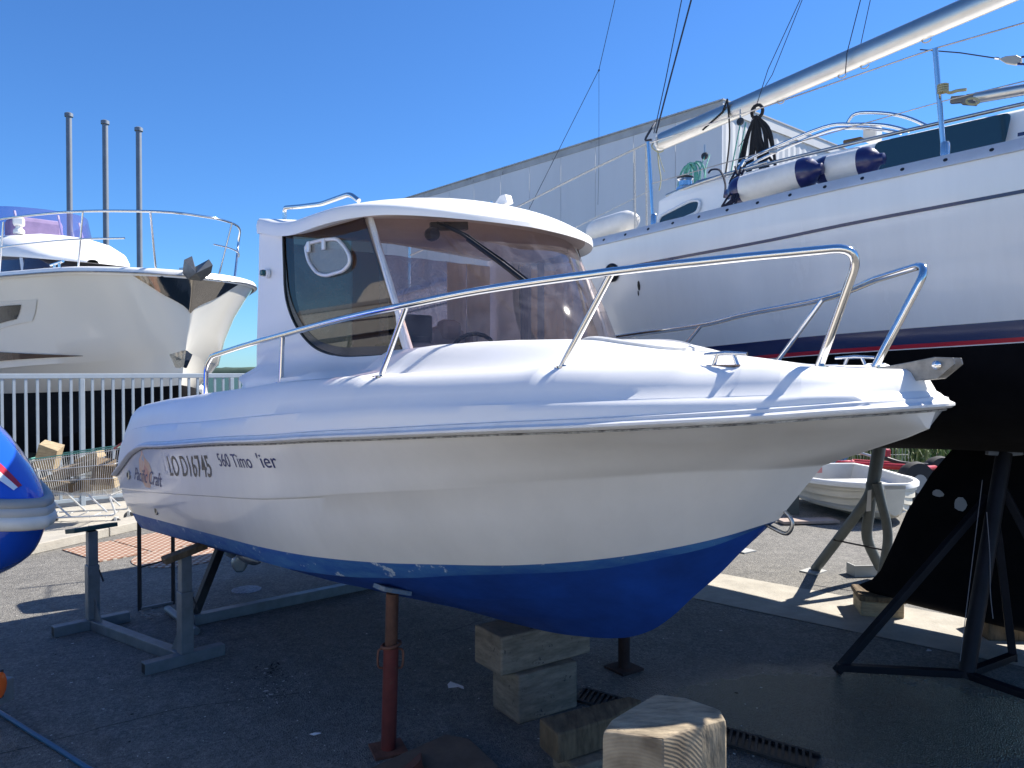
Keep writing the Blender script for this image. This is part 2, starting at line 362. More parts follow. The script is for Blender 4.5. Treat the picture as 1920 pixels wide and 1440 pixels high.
def U_at(s):
    m_ = Sline(M, s); r_ = Sline(RB, s); w = max(0, (s - .55) / .45)
    q = m_ + (r_ - m_) * np.array([.45, .45 + .10 * w, .55]); 
    e = np.array([4.985, 0, 1.605]); k = s ** 16; return q * (1 - k) + e * k
def V_at(s):
    m_ = U_at(s); r_ = Sline(RB, s); q = m_ + (r_ - m_) * np.array([.5, .62, .5])
    e = np.array([5.055, 0, 1.640]); k = s ** 22; return q * (1 - k) + e * k
def hull_rows(fs, side):
    return [[mb(q[0], side * q[1], q[2]) for q in (f(s) for s in ss)] for f in fs]
def lin(f): return lambda s: Sline(f, s)
def mixl(f, g_, t, db=0, dz=0):
    return lambda s: Sline(f, s) * (1 - t) + Sline(g_, s) * t + np.array([0, db * (1 - s ** 6), dz * (1 - s ** 6)])
# bottom
g = MB()
for sd in (-1, 1):
    g.grid(hull_rows([lin(K), mixl(K, C, .33, 0, .008), mixl(K, C, .34, 0, -.008), mixl(K, C, .66, 0, .0), mixl(K, C, .67, 0, -.012), lin(C)], sd))
g.add([mb(*q) for q in [(0, 0, .27), (-.02, -.98, .672), (-.02, .98, .672)]], [(0, 1, 2)])
g.build('hull_bottom', ANTIF, boat, smooth=30)
g = MB()
for sd in (-1, 1): g.grid(hull_rows([lin(C), mixl(C, W, .5, .006), lin(W)], sd))
g.add([mb(*q) for q in [(-.02, -.98, .672), (-.02, .98, .672), (-.1, 1.02, .776), (-.1, -1.02, .776)]], [(0, 1, 2, 3)])
g.build('waterline_band', ANTIW, boat, smooth=40)
g = MB()
for sd in (-1, 1):
    g.grid(hull_rows([lin(W), mixl(W, M, .3, .012), mixl(W, M, .65, .014), mixl(W, M, .965, .0), mixl(W, M, .99, .008), mixl(W, M, 1.0, .008),
                      lambda s: Sline(M, s) * .9 + U_at(s) * .1 + np.array([0, .0075 * (1 - s ** 6), 0]), lambda s: Sline(M, s) * .5 + U_at(s) * .5 + np.array([0, .004 * (1 - s ** 6), 0]), U_at, V_at, lin(RB)], sd))
tr = [(-.1, 1.02, .776), (-.24, 1.06, .95), (-.28, 1.08, 1.041), (-.2, .95, 1.25), (-.2, .95, 1.5)]
g.grid([[mb(a, b_, c) for a, b_, c in tr], [mb(a, -b_, c) for a, b_, c in tr]])
g.build('hull_side', GELH, boat, smooth=35)
# rubbing strake
def off(f, db, dz, du=0):
    def q(s):
        r_ = Sline(f, s); k = s ** 30
        return r_ + np.array([du + db * k, db * (1 - k), dz])
    return q
g = MB()
for sd in (-1, 1):
    g.grid(hull_rows([off(RB, -.004, -.004), off(RB, .022, -.001), off(RB, .036, .008), off(RB, .036, .016), off(RB, .022, .022), off(RB, .016, .024), off(RB, .012, .034), off(RB, -.002, .038)], sd))
g.build('rubbing_strake', RUBW, boat, smooth=50)
g = MB()
for sd in (-1, 1): g.grid(hull_rows([off(RB, .003, -.011), off(RB, .0085, -.006), off(RB, .004, -.0035)], sd))
g.build('strake_seam', mat('dark sealant', (.06, .06, .06), .8, var=(40, .8), col2=(.5, .5, .48)), boat)
# deck moulding
D1 = pchip([(-.28, 1.05, 1.28), (.0, 1.07, 1.39), (.31, 1.08, 1.435), (1.83, 1.14, 1.555), (2.5, 1.14, 1.612), (3.27, 1.085, 1.672), (3.9, .95, 1.706), (4.18, .86, 1.718), (4.48, .715, 1.732), (4.75, .535, 1.745), (4.9, .395, 1.753), (5.0, .2, 1.76), (5.045, 0, 1.765)])
Etab = [(-.2, .95, 1.50), (-.04, .98, 1.564), (.16, .988, 1.591), (.8, 1.02, 1.647), (1.61, 1.035, 1.705), (2.16, 1.04, 1.743), (2.43, 1.029, 1.768), (2.67, 1.017, 1.783), (3.19, .96, 1.808), (3.225, .955, 1.797), (3.27, .947, 1.797), (3.33, .935, 1.811), (3.42, .917, 1.816), (4.0, .758, 1.839), (4.055, .736, 1.848), (4.085, .726, 1.835), (4.11, .714, 1.835), (4.14, .707, 1.849), (4.28, .643, 1.85), (4.5, .51, 1.854), (4.545, .495, 1.840), (4.635, .44, 1.840), (4.665, .425, 1.855), (4.76, .357, 1.855), (4.785, .346, 1.84), (4.81, .324, 1.839), (4.91, .218, 1.833), (4.97, .13, 1.831), (5.0, 0, 1.83)]
ex = [t[0] for t in Etab]; eb = [t[1] for t in Etab]; ez = [t[2] for t in Etab]
def E_(u): return float(np.interp(u, ex, eb)), float(np.interp(u, ex, ez))
us = sorted(set([round(-.2 + i * 5.2 / 110, 4) for i in range(111)] + ex))
def col_s(u): return min(1, max(0, (u + .2) / 5.2))
g = MB()
for sd in (-1, 1):
    rows = [[] for _ in range(9)]
    for u in us:
        s = col_s(u); r_ = off(RB, -.002, .036)(s); d = Sline(D1, s); bE, zE = E_(u); e = np.array([u, bE, zE])
        k = max(0, min(1, (s - .7) / .2)); lw = .011 + .014 * k; kk = s ** 40
        d2 = d + np.array([0, -lw * (1 - kk), .004])
        pts = [r_, r_ * .5 + d * .5 + np.array([0, .004, 0]), d + np.array([0, 0, -.003]), d2,
               d2 * .72 + e * .28 + np.array([0, .016 * (1 - kk), .008]), d2 * .4 + e * .6 + np.array([0, .022 * (1 - kk), .014]), d2 * .12 + e * .88 + np.array([0, .012 * (1 - kk), .006]), e,
               e + np.array([0, -min(.03, bE), -.008])]
        for a, q in zip(rows, pts): a.append(mb(q[0], sd * q[1], q[2]))
    g.grid(rows)
g.build('deck_side', GEL, boat, smooth=42)
# foredeck with raised trunk
ZC = pchip([(2.6, 1.90), (3.0, 1.925), (3.65, 1.955), (3.8, 1.955), (4.0, 1.928), (4.12, 1.905), (4.36, 1.876), (4.5, 1.858), (4.75, 1.842), (5, 1.826)])
AA = pchip([(2.6, .74), (3.1, .72), (3.6, .6), (4.2, .34), (5, .2)])
def deckz(u, v):
    bE, zE = E_(u); b0 = max(bE - .03, .001); x = min(1, abs(v) / b0); a = float(AA(u)[0]); t = min(1, max(0, (x - a) / (.97 - a))); f = 1 - t * t * (3 - 2 * t)
    return (zE - .008) + (float(ZC(u)[0]) - (zE - .008)) * f
g = MB(); uf = [u for u in us if u >= 2.95]
rows = []
for j in range(41):
    x = -1 + j / 20
    rows.append([mb(u, x * max(E_(u)[0] - .03, 0), deckz(u, x * max(E_(u)[0] - .03, 0))) for u in uf])
g.grid(rows); g.build('foredeck', GELM, boat, smooth=40)
# side decks and cockpit liner
g = MB(); ua = [u for u in us if u <= 3.0]
def cabv(u): return float(np.interp(u, [1.75, 2.15, 3.08, 3.2], [.86, .84, .69, .66]))
for sd in (-1, 1):
    rows = [[], [], [], []]
    for u in ua:
        bE, zE = E_(u); iv = cabv(u) + .02
        rows[0].append(mb(u, sd * (bE - .03), zE - .008)); rows[1].append(mb(u, sd * iv, zE - .004)); rows[2].append(mb(u, sd * (iv - .03), zE - .03)); rows[3].append(mb(u, sd * (iv - .06), 1.12))
    g.grid(rows)
g.add([mb(u, v, 1.12) for u, v in [(-.2, -.9), (3.0, -.7), (3.0, .7), (-.2, .9)]], [(0, 1, 2, 3)])
g.add([mb(*q) for q in [(3.0, -.7, 1.12), (3.0, .7, 1.12), (3.0, .7, 1.9), (3.0, -.7, 1.9)]], [(0, 1, 2, 3)])
g.add([mb(*q) for q in [(-.14, -.9, 1.1), (-.14, .9, 1.1), (-.14, .9, 1.5), (-.14, -.9, 1.5)]], [(0, 1, 2, 3)])
g.add([mb(*q) for q in [(-.2, -.95, 1.5), (-.2, .95, 1.5), (-.12, .9, 1.5), (-.12, -.9, 1.5)]], [(0, 1, 2, 3)])
g.build('cockpit_liner', GELM, boat, smooth=30)
# cabin sides: white pillar and coaming below the side window
winc = [(2.115, 2.60), (2.118, 2.50), (2.125, 2.385), (2.135, 2.256), (2.179, 2.14), (2.259, 2.038), (2.373, 1.957), (2.493, 1.917), (2.632, 1.896), (2.812, 1.896), (2.945, 1.902), (3.06, 1.910)]
wing = [Vector((a, 0, b_)) for a, b_ in winc]; wing = arc(wing, 5)
outc = [(1.84, 2.60), (1.835, 2.5), (1.825, 2.3), (1.81, 2.1), (1.80, 1.95), (1.80, 1.80), (1.82, 1.722), (2.15, 1.742), (2.5, 1.772), (2.75, 1.787), (2.95, 1.797), (3.18, 1.805)]
outg = arc([Vector((a, 0, b_)) for a, b_ in outc], 5)
for sd in (-1, 1):
    g = MB(); rows = [[] for _ in range(6)]
    for k in range(len(wing)):
        a = wing[k]; b_ = outg[k]
        for j in range(6):
            t = j / 5; p = a.lerp(b_, t); base = cabv(p.x)
            fl = max(0, (1.93 - p.z)) / .13; bE, zE = E_(p.x)
            v = base + (max(0, bE - .035 - base)) * min(1, fl) ** 2.2 * (1 if p.x > 1.9 else max(0, (p.x - 1.8) / .1))
            rows[j].append(mb(p.x, sd * v, p.z))
    g.grid(rows)
    g.build('cabin_side', GEL, boat, smooth=60)
    g = MB()   # inner frame depth of rear pillar
    g.grid([[mb(a.x, sd * cabv(a.x), a.z) for a in outg[:26]], [mb(a.x, sd * (cabv(a.x) - .06), a.z) for a in outg[:26]]])
    g.grid([[mb(a.x, sd * (cabv(a.x) - .06), a.z) for a in outg[:26]], [mb(a.x, sd * (cabv(a.x) - .06), a.z) for a in wing[:26]]])
    g.build('pillar_lining', GELM, boat, smooth=60)
# side windows
SIDEG = glass('tinted side glass', (.21, .135, .085), 1.5)
WINDG = glass('smoke windscreen acrylic', (.82, .70, .66), 1.45, milky=.06, mcol=(.62, .58, .64), scratch=True)
RIM = mat('black rubber seal', (.02, .025, .025), .5)
topw = [(2.118, 2.60), (2.3, 2.60), (2.5, 2.60), (2.765, 2.60)]
for sd in (-1, 1):
    g = MB()
    A = [Vector((a.x, 0, a.z)) for a in wing]
    B = []
    for k in range(len(A)):     # opposite edge: mullion line / roof line
        t = k / (len(A) - 1)
        B.append(Vector((2.766 + .31 * max(0, t - .0) * (2.58 - A[k].z) / .67, 0, A[k].z)) if A[k].x < 2.7 else A[k].copy())
    rows = [[mb(A[k].lerp(B[k], j / 6).x, sd * (cabv(A[k].lerp(B[k], j / 6).x) - .004), A[k].z) for k in range(len(A))] for j in range(7)]
    # direct polygon instead: fan between outline and mullion line
    poly = [(a.x, a.z) for a in wing] + [(3.08, 1.912), (2.765, 2.60)]
    g = MB(); g.add([mb(a, sd * (cabv(a) - .004), z) for a, z in poly], [tuple(range(len(poly)))])
    w = g.build('side_window', SIDEG, boat)
    g = MB(); g.tube([mb(a.x + .004, sd * (cabv(a.x) + .001), a.z) for a in wing], .006, 6)
    s_ = g.build('window_seal', RIM, w, smooth=60)
    g = MB(); cen = Vector((2.72, 0, 2.30)); ww = wing[4:]
    inn_ = [a + (cen - a).normalized() * (.008 + .040 * min(1, k / 18)) for k, a in enumerate(ww)]
    g.grid([[mb(a.x, sd * (cabv(a.x) - .001), a.z) for a in ww], [mb(a.x, sd * (cabv(a.x) - .001), a.z) for a in inn_]])
    g.build('window_border', mat('black window border', (.010, .014, .012), .25), w, smooth=60)
# hinged port light in starboard side window
ring = [(2.341, 2.458), (2.363, 2.481), (2.487, 2.486), (2.602, 2.479), (2.66, 2.43), (2.695, 2.386), (2.695, 2.347), (2.65, 2.317), (2.508, 2.303), (2.429, 2.325), (2.363, 2.39)]
rg = fillet([mb(a, -(cabv(a) + .012), z) for a, z in ring + ring[:2]], .03, 4)
g = MB(); g.tube(rg, .0095, 8, cap=False); g.build('porthole_frame', ALUW, boat, smooth=60)
g = MB(); g.add([mb(a, -(cabv(a) + .006), z) for a, z in ring], [tuple(range(len(ring)))]); g.build('porthole_pane', glass('clear tinted pane', (.8, .8, .78), 1.5, milky=.32, mcol=(.6, .6, .57)), boat)
for a in (2.375, 2.50):
    g = MB(); g.box(mb(a, -(cabv(a) + .018), 2.462), (.028, .012, .055), rz=math.atan2(HD.y, HD.x)); g.build('porthole_hinge', ALUW, boat, bevel=.003)
# mullions
for sd in (-1, 1):
    g = MB(); a = mb(3.095, sd * .683, 1.90); b_ = mb(2.76, sd * .70, 2.57)
    g.beam(a, b_, .055, .022, up=tuple(PN)); g.build('mullion', mat('chalky white frame', (.74, .74, .74), .5, var=(30, .25), stretch=(1, 1, .3)), boat, bevel=.005)
    g = MB(); g.beam(mb(3.11, sd * .690, 1.902), mb(2.775, sd * .708, 2.57), .018, .02, up=tuple(PN)); g.build('mullion_trim', ALUW, boat, bevel=.003)
# windscreen
def sill(th): # th -1..1
    x = math.sin(th * math.pi / 2); return (3.10 + .43 * (1 - abs(th) ** 2.4), -.685 * -th if False else .685 * th, 1.915 + .028 * (1 - th * th))
def headl(th): return (2.78 + .27 * (1 - abs(th) ** 2.6), .70 * th, 2.56)
n = 28; rows = []
for j in range(9):
    t = j / 8; r_ = []
    for i in range(n + 1):
        th = -1 + 2 * i / n; a = sill(th); b_ = headl(th)
        r_.append(mb(*(a[k] * (1 - t) + b_[k] * t + (.03 * math.sin(math.pi * t) * (1 if k == 0 else 0)) for k in range(3))))
    rows.append(r_)
g = MB(); g.grid(rows); ws = g.build('windscreen', WINDG, boat, smooth=60)
g = MB(); g.tube([mb(*sill(-1 + 2 * i / n)) for i in range(n + 1)], .007, 6); g.build('windscreen_seal', RIM, ws, smooth=60)
# dark dash strip just inside the windscreen
g = MB(); g.grid([[mb(sill(-1 + 2 * i / n)[0] - .01, sill(-1 + 2 * i / n)[1] * .98, sill(-1 + 2 * i / n)[2] + .006) for i in range(n + 1)], [mb(2.9, .66 * (-1 + 2 * i / n), 1.965) for i in range(n + 1)], [mb(2.72, .64 * (-1 + 2 * i / n), 1.955) for i in range(n + 1)], [mb(2.70, .64 * (-1 + 2 * i / n), 1.5) for i in range(n + 1)]])
g.build('dashboard', mat('dark navy vinyl', (.012, .022, .045), .5), boat, smooth=40)
# roof
def bF(u):
    t = min(1, max(0, (u - 2.3) / .86)); return .88 * (1 - t ** 4) ** (1 / 1.5)
rimb = pchip([(1.70, 2.60), (1.88, 2.591), (2.14, 2.540), (2.34, 2.524), (2.63, 2.534), (2.8, 2.545), (2.95, 2.556), (3.16, 2.552)])
rimt = pchip([(1.70, 2.70), (1.87, 2.675), (2.14, 2.612), (2.34, 2.594), (2.55, 2.597), (2.75, 2.606), (2.95, 2.600), (3.16, 2.575)])
crn = pchip([(1.70, .02), (1.9, .045), (2.2, .10), (2.6, .128), (2.9, .125), (3.16, .09)])
def usr():
    return [1.865 + (3.16 - 1.865) * (1 - (1 - i / 50) ** 1.9) for i in range(51)]
g = MB(); rowsT = []
for u in usr():
    b0 = bF(u); zb = float(rimb(u)[0]); zt = float(rimt(u)[0]); c = float(crn(u)[0]); full = b0 / .88; r_ = []
    # under lip, fascia, crown
    for x, z in [(.90, zb + .02), (.985, zb + .004), (1.0, zb), (1.004, zb + (zt - zb) * .5), (.997, zb + (zt - zb) * .85)]: r_.append((-b0 * x, z))
    for k in range(25):
        x = -.985 + 1.97 * k / 24; r_.append((b0 * x, zt + c * full ** .8 * (1 - abs(x) ** 2.3)))
    for x, z in [(.997, zb + (zt - zb) * .85), (1.004, zb + (zt - zb) * .5), (1.0, zb), (.985, zb + .004), (.90, zb + .02)]: r_.append((b0 * x, z))
    rowsT.append([mb(u, v, z) for v, z in r_])
g.grid(rowsT)
fr = rowsT[0]; ctr = mb(1.865, 0, 2.63)
g.add(fr + [ctr], [(i, i + 1, len(fr)) for i in range(len(fr) - 1)])
g.build('roof', GEL, boat, smooth=50)
g = MB(); rows = []
for u in usr():
    b0 = bF(u) * .91; zb = float(rimb(u)[0]) + .018; full = b0 / .8
    rows.append([mb(u, b0 * (-1 + k / 8), zb + .03 * full * (1 - abs(-1 + k / 8) ** 2)) for k in range(17)])
g.grid(rows); g.build('roof_lining', mat('headlining', (.50, .42, .38), .7, var=(4, .1)), boat, smooth=60)
# roof grab rail near rear
for v in (-.5,):
    g = MB(); hp = fillet([mb(1.90, -.735, 2.685), mb(1.90, -.735, 2.75), mb(2.08, -.73, 2.728), mb(2.34, -.73, 2.70), mb(2.62, -.72, 2.705), mb(2.69, -.71, 2.66)], .04, 5)
    g.tube(hp, .0125, 8); g.build('roof_rail', STEEL, boat, smooth=60)
g = MB(); hp = fillet([mb(1.90, .735, 2.685), mb(1.90, .735, 2.75), mb(2.08, .73, 2.728), mb(2.34, .73, 2.70), mb(2.62, .72, 2.705), mb(2.69, .71, 2.66)], .05, 5); g.tube(hp, .0125, 8); g.build('roof_rail', STEEL, boat, smooth=60)
g = MB(); g.lathe([(.022, 0), (.022, .035), (.018, .045)], mb(2.12, -.32, 2.725), n=12); g.build('antenna_base', mat('beige cap', (.55, .5, .42), .6), boat, smooth=40)
g = MB(); g.prism([mb(2.72, .1, 2.73), mb(2.86, .1, 2.74), mb(2.84, .1, 2.79), mb(2.80, .1, 2.79)], 0, tuple(PN * .05)); g.build('roof_horn', GEL, boat, bevel=.006)
# wiper
g = MB(); p0 = mb(3.02, -.50, 2.53); p1 = mb(3.20, -.46, 2.44); p2 = mb(3.44, -.36, 2.245)
g.lathe([(.03, 0), (.035, .02), (.03, .05)], mb(2.93, -.46, 2.49), axis=tuple(HD), n=14)
g.beam(mb(2.94, -.46, 2.53), mb(3.0, -.28, 2.545), .035, .04)
g.build('wiper_motor', BLACK, boat, bevel=.004)
g = MB()
g.tube([mb(3.0, -.46, 2.54), mb(3.14, -.42, 2.47), mb(3.34, -.36, 2.33)], .007, 6); g.tube([mb(3.0, -.42, 2.54), mb(3.14, -.385, 2.47), mb(3.34, -.34, 2.33)], .005, 6)
g.build('wiper_arm', BLACK, boat)
g = MB(); g.tube([mb(3.19, -.425, 2.44), mb(3.34, -.36, 2.325), mb(3.455, -.30, 2.225)], .012, 6); g.tube([mb(3.19, -.41, 2.45), mb(3.34, -.345, 2.34), mb(3.455, -.285, 2.24)], .004, 5)
g.build('wiper_blade', BLACK, boat)
# nav light on pillar
g = MB(); g.lathe([(.026, -.004), (.026, .012), (.02, .016)], mb(1.96, -.86, 2.362), axis=tuple(-PN), n=16); nl = g.build('nav_light_base', GELM, boat, smooth=40)
g = MB(); g.box(mb(1.955, -.885, 2.364), (.04, .03, .036), rz=math.atan2(HD.y, HD.x)); g.build('nav_light_lens', mat('dark green lens', (.005, .07, .07), .1), boat, bevel=.012)
# interior
g = MB(); g.box(mb(2.63, -.37, 2.055), (.02, .27, .14), rz=math.atan2(HD.y, HD.x)); g.box(mb(2.65, -.37, 1.985), (.06, .2, .05), rz=math.atan2(HD.y, HD.x)); pl = g.build('chart_plotter', BLACK, boat, bevel=.012)
g = MB(); g.box(mb(2.46, -.02, 1.90), (.10, .25, .36), rz=math.atan2(HD.y, HD.x)); g.build('seat_back', GREYU, boat, bevel=.05, label=None)
g = MB(); g.box(mb(2.49, -.02, 2.06), (.09, .15, .12), rz=math.atan2(HD.y, HD.x)); g.build('headrest', GREYU, boat, bevel=.04)
g = MB()
for v in (-.17, .13): g.box(mb(2.50, v, 1.99), (.10, .045, .12), rz=math.atan2(HD.y, HD.x))
g.build('seat_wing', GREYU, boat, bevel=.02)
g = MB(); g.tube([mb(2.72 + .02 * math.sin(k / 16 * 2 * math.pi), -.02 + .15 * math.cos(k / 16 * 2 * math.pi), 1.93 + .10 * math.sin(k / 16 * 2 * math.pi)) for k in range(17)], .012, 8); g.build('steering_wheel', BLACK, boat, smooth=60)
PVC = glass('hazy flexible pvc', (.62, .58, .66), 1.4, rough=.08, milky=.30, mcol=(.62, .58, .66), scratch=True)
g = MB()
rows = []
for k in range(31):
    v = -.80 + 1.6 * k / 30; du = .012 * math.sin(k * 1.7); rows.append([mb(1.86 + du, v, z) for z in (1.13, 1.6, 2.1, 2.56)])
g.grid(rows); g.build('cockpit_curtain', PVC, boat, smooth=60)
CUR = mat('pale curtain cloth', (.86, .82, .80), .8)
NAVC = mat('navy cloth strip', (.05, .06, .14), .7)
for (v0, v1, u0, z0) in ((.55, .75, 1.92, 1.5), (.40, .56, 1.9, 1.5), (-.30, -.12, 1.9, 1.5)):
    g = MB(); rows = []
    for k in range(13):
        v = v0 + (v1 - v0) * k / 12; rows.append([mb(u0 + .003 * math.sin(k * 1.1), v, z) for z in (z0, 2.0, 2.55)])
    g.grid(rows); g.build('curtain', CUR, boat, smooth=60)
for (u0, u1) in ((2.34, 2.44), (2.50, 2.56)):
    g = MB(); g.grid([[mb(u0 + (u1 - u0) * k / 8, .66 + .01 * math.sin(k * 1.6), z) for z in (1.6, 2.05, 2.5)] for k in range(9)]); g.build('side_cloth', NAVC, boat, smooth=60)
# hand rails (bow rails) both sides
rail = [(1.39, 1.0, 1.69), (1.40, 1.0, 1.86), (1.50, 1.0, 1.915), (2.0, 1.0, 1.965), (2.45, .999, 2.003), (3.0, .992, 2.048), (3.5, .968, 2.081), (3.85, .87, 2.118), (4.34, .71, 2.151), (4.68, .452, 2.186), (4.90, .285, 2.202), (4.955, .262, 2.16), (4.93, .27, 2.10), (4.78, .20, 1.838)]
for sd in (-1, 1):
    pts = [mb(a, sd * b_, z) for a, b_, z in rail]
    pts = [pts[0]] + fillet([pts[0], pts[1], pts[2]], .06, 4)[1:-1] + arc(pts[2:10], 6) + fillet([pts[9], mb(4.955, sd * .262, 2.206), mb(4.79, sd * .205, 1.838)], .085, 8)[1:]
    g = MB(); g.tube(pts, .0145, 10); ra = g.build('bow_rail', STEEL, boat, smooth=60)
    for (f, t) in (((2.40, .985, 1.765), (2.45, .998, 2.003)), ((3.25, .93, 1.797), (3.50, .966, 2.079)), ((4.09, .70, 1.835), (4.335, .71, 2.149))):
        g = MB(); g.tube([mb(f[0], sd * f[1], f[2]), mb(t[0], sd * t[1], t[2])], .012, 8)
        g.lathe([(.026, 0), (.026, .006), (.014, .008)], mb(f[0], sd * f[1], f[2]), n=12); g.build('stanchion', STEEL, boat, smooth=50)
    g = MB(); g.lathe([(.03, 0), (.03, .006), (.016, .008)], mb(4.79, sd * .205, 1.834), n=12); g.build('rail_foot', STEEL, boat, smooth=50)
# cleats
def cleat(c, ln, nm='cleat'):
    g = MB(); ax = HD; g.tube([c + ax * (-ln / 2) + Vector((0, 0, .036)), c + Vector((0, 0, .04)), c + ax * (ln / 2) + Vector((0, 0, .036))], [.006, .008, .006], 8)
    for k in (-1, 1): g.tube([c + ax * (k * ln * .28), c + ax * (k * ln * .18) + Vector((0, 0, .038))], .007, 8)
    g.box(c, (ln * .8, .03, .006), rz=math.atan2(HD.y, HD.x)); g.build(nm, STEEL, boat, smooth=50)
cleat(mb(4.60, -.455, 1.842), .16); cleat(mb(4.60, .455, 1.842), .16)
# forward hatch
g = MB(); rows = []
for sc, dz in ((1.0, -.01), (1.0, .012), (.93, .018), (.9, .014)):
    rows.append([mb(3.86 + .24 * sc * math.cos(t_), .25 * sc * math.sin(t_), deckz(3.86 + .24 * sc * math.cos(t_), .25 * sc * math.sin(t_)) + dz) for t_ in [2 * math.pi * k / 32 for k in range(32)]])
g.grid(rows, closed=True); hb = g.build('hatch_rim', mat('hatch white plastic', (.7, .7, .68), .4, var=(14, .2)), boat, smooth=40)
g = MB(); g.add([mb(3.86 + .215 * math.cos(t_), .225 * math.sin(t_), deckz(3.86 + .215 * math.cos(t_), .225 * math.sin(t_)) + .013) for t_ in [2 * math.pi * k / 32 for k in range(32)]], [tuple(range(32))]); g.build('hatch_lid', GELM, boat)
# bow roller
def bcheek(v):
    return [mb(a, v, z) for a, z in [(4.90, 1.834), (5.0, 1.852), (5.08, 1.868), (5.135, 1.865), (5.14, 1.845), (5.09, 1.80), (5.0, 1.79)]]
for v in (-.035, .03):
    g = MB(); g.prism(bcheek(v), 0, tuple(PN * .006)); g.build('bow_roller_cheek', mat('dull grey stainless', (.30, .29, .27), .42, .9, var=(30, .3)), boat, bevel=.002)
g = MB(); g.lathe([(.02, 0), (.014, .03), (.02, .06)], mb(5.09, -.03, 1.845), axis=tuple(PN), n=14); g.build('bow_roller', mat('white roller', (.5, .5, .48), .4), boat, smooth=40)
g = MB(); g.lathe([(.014, 0), (.014, .01), (.008, .014)], mb(5.09, -.036, 1.842), axis=tuple(-PN), n=12); g.build('roller_bolt', STEEL, boat, smooth=40)
# stem eye
g = MB(); g.tube(arc([mb(4.49, 0, 1.30), mb(4.545, 0, 1.31), mb(4.585, 0, 1.27), mb(4.565, 0, 1.225), mb(4.51, 0, 1.235), mb(4.46, 0, 1.255)], 5), .008, 8); g.build('towing_eye', STEELD, boat, smooth=60)
# drain fittings on the quarter
def hullv(u, z):
    pts = sorted([(float(f(u)[1]), float(f(u)[0])) for f in (W, M, RB)])
    return float(np.interp(z, [p[0] for p in pts], [p[1] for p in pts]))
for (u, z) in ((.05, 1.08), (.62, .90)):
    g = MB(); g.lathe([(.032, -.01), (.032, .006), (.022, .008)], mb(u, -hullv(u, z) - .006, z), axis=tuple(-PN), n=16); f_ = g.build('drain_fitting', STEELD, boat, smooth=40)
    g = MB(); g.lathe([(.018, 0), (.018, .002)], mb(u, -hullv(u, z) - .0145, z), axis=tuple(-PN), n=12); g.build('drain_hole', BLACK, boat)
# lettering
from mathutils.bvhtree import BVHTree
_hs = bpy.data.objects['hull_side']; _bv = BVHTree.FromPolygons([v.co + ORG[boat.name] for v in _hs.data.vertices], [tuple(p.vertices) for p in _hs.data.polygons])
def skin(u, z, o_=.002):
    q = mb(u, -2.5, z); h = _bv.ray_cast(q, PN)
    return (h[0] - PN * o_) if h[0] is not None else mb(u, -hullv(u, z) - .01, z)
def lettering(txt, name, m, u0, z0, u1, z1, h, shear=0, side=-1, xs=1.0, offs=.002, bold=0, skip=None):
    cu = bpy.data.curves.new(name, 'FONT'); cu.body = txt; cu.size = 1; cu.shear = shear; cu.offset = bold
    o = bpy.data.objects.new(name, cu); COL.objects.link(o); bpy.context.view_layer.update()
    dg = bpy.context.evaluated_depsgraph_get(); me = bpy.data.meshes.new_from_object(o.evaluated_get(dg)); bpy.data.objects.remove(o)
    bm = bmesh.new(); bm.from_mesh(me); bmesh.ops.triangulate(bm, faces=bm.faces)
    bmesh.ops.subdivide_edges(bm, edges=[e for e in bm.edges if e.calc_length() > .2], cuts=2)
    xs_ = [v.co.x for v in bm.verts]; x0, x1 = min(xs_), max(xs_)
    for v in bm.verts:
        t = (v.co.x - x0) / (x1 - x0); u = u0 + (u1 - u0) * t; z = z0 + (z1 - z0) * t + v.co.y / .72 * h
        v.co = skin(u, z, offs) - ORG[boat.name]
    bm.to_mesh(me); bm.free(); me.materials.clear(); me.materials.append(m)
    o = bpy.data.objects.new(name, me); COL.objects.link(o); o.parent = boat; ORG[o.name] = ORG[boat.name]; return o
INK = mat('black vinyl letters', (.012, .014, .03), .4); INKN = mat('navy vinyl letters', (.02, .03, .14), .4)
lettering('LO D16745', 'registration_number', INK, 1.09, 1.185, 1.83, 1.252, .125, bold=.008)
lettering('LO', 'registration_ghost', mat('faded letter ghost', (.62, .62, .62), .3), .98, 1.185, 1.16, 1.20, .135, offs=.001)
lettering('560 Timo', 'model_name', INKN, 1.97, 1.325, 2.38, 1.352, .072, bold=.003)
lettering("'ier", 'model_name', INKN, 2.46, 1.362, 2.65, 1.378, .072, bold=.003)
lettering('Pacific Craft', 'maker_script', INKN, .20, 1.065, .90, 1.09, .09, shear=.35, bold=.006)
g = MB()
def flame(pts, m, nm, lift=.0008):
    g = MB(); cu_ = (sum(p[0] for p in pts) / len(pts), sum(p[1] for p in pts) / len(pts)); g.add([skin(u, z, lift) for u, z in pts] + [skin(*cu_, lift)], [(i, (i + 1) % len(pts), len(pts)) for i in range(len(pts))]); g.build(nm, m, boat)
flame([(.46, 1.295), (.52, 1.25), (.63, 1.22), (.68, 1.16), (.65, 1.10), (.62, 1.05), (.50, 1.045), (.40, 1.08), (.34, 1.15), (.36, 1.22), (.42, 1.25)], mat('faded orange vinyl', (.80, .36, .15), .4, var=(14, .3), col2=(.8, .55, .4)), 'flame_decal')
flame([(.50, 1.20), (.56, 1.18), (.585, 1.13), (.55, 1.08), (.49, 1.10), (.46, 1.15)], mat('faded red vinyl', (.6, .16, .1), .4, var=(18, .5), col2=(.75, .4, .3)), 'flame_decal', .0013)
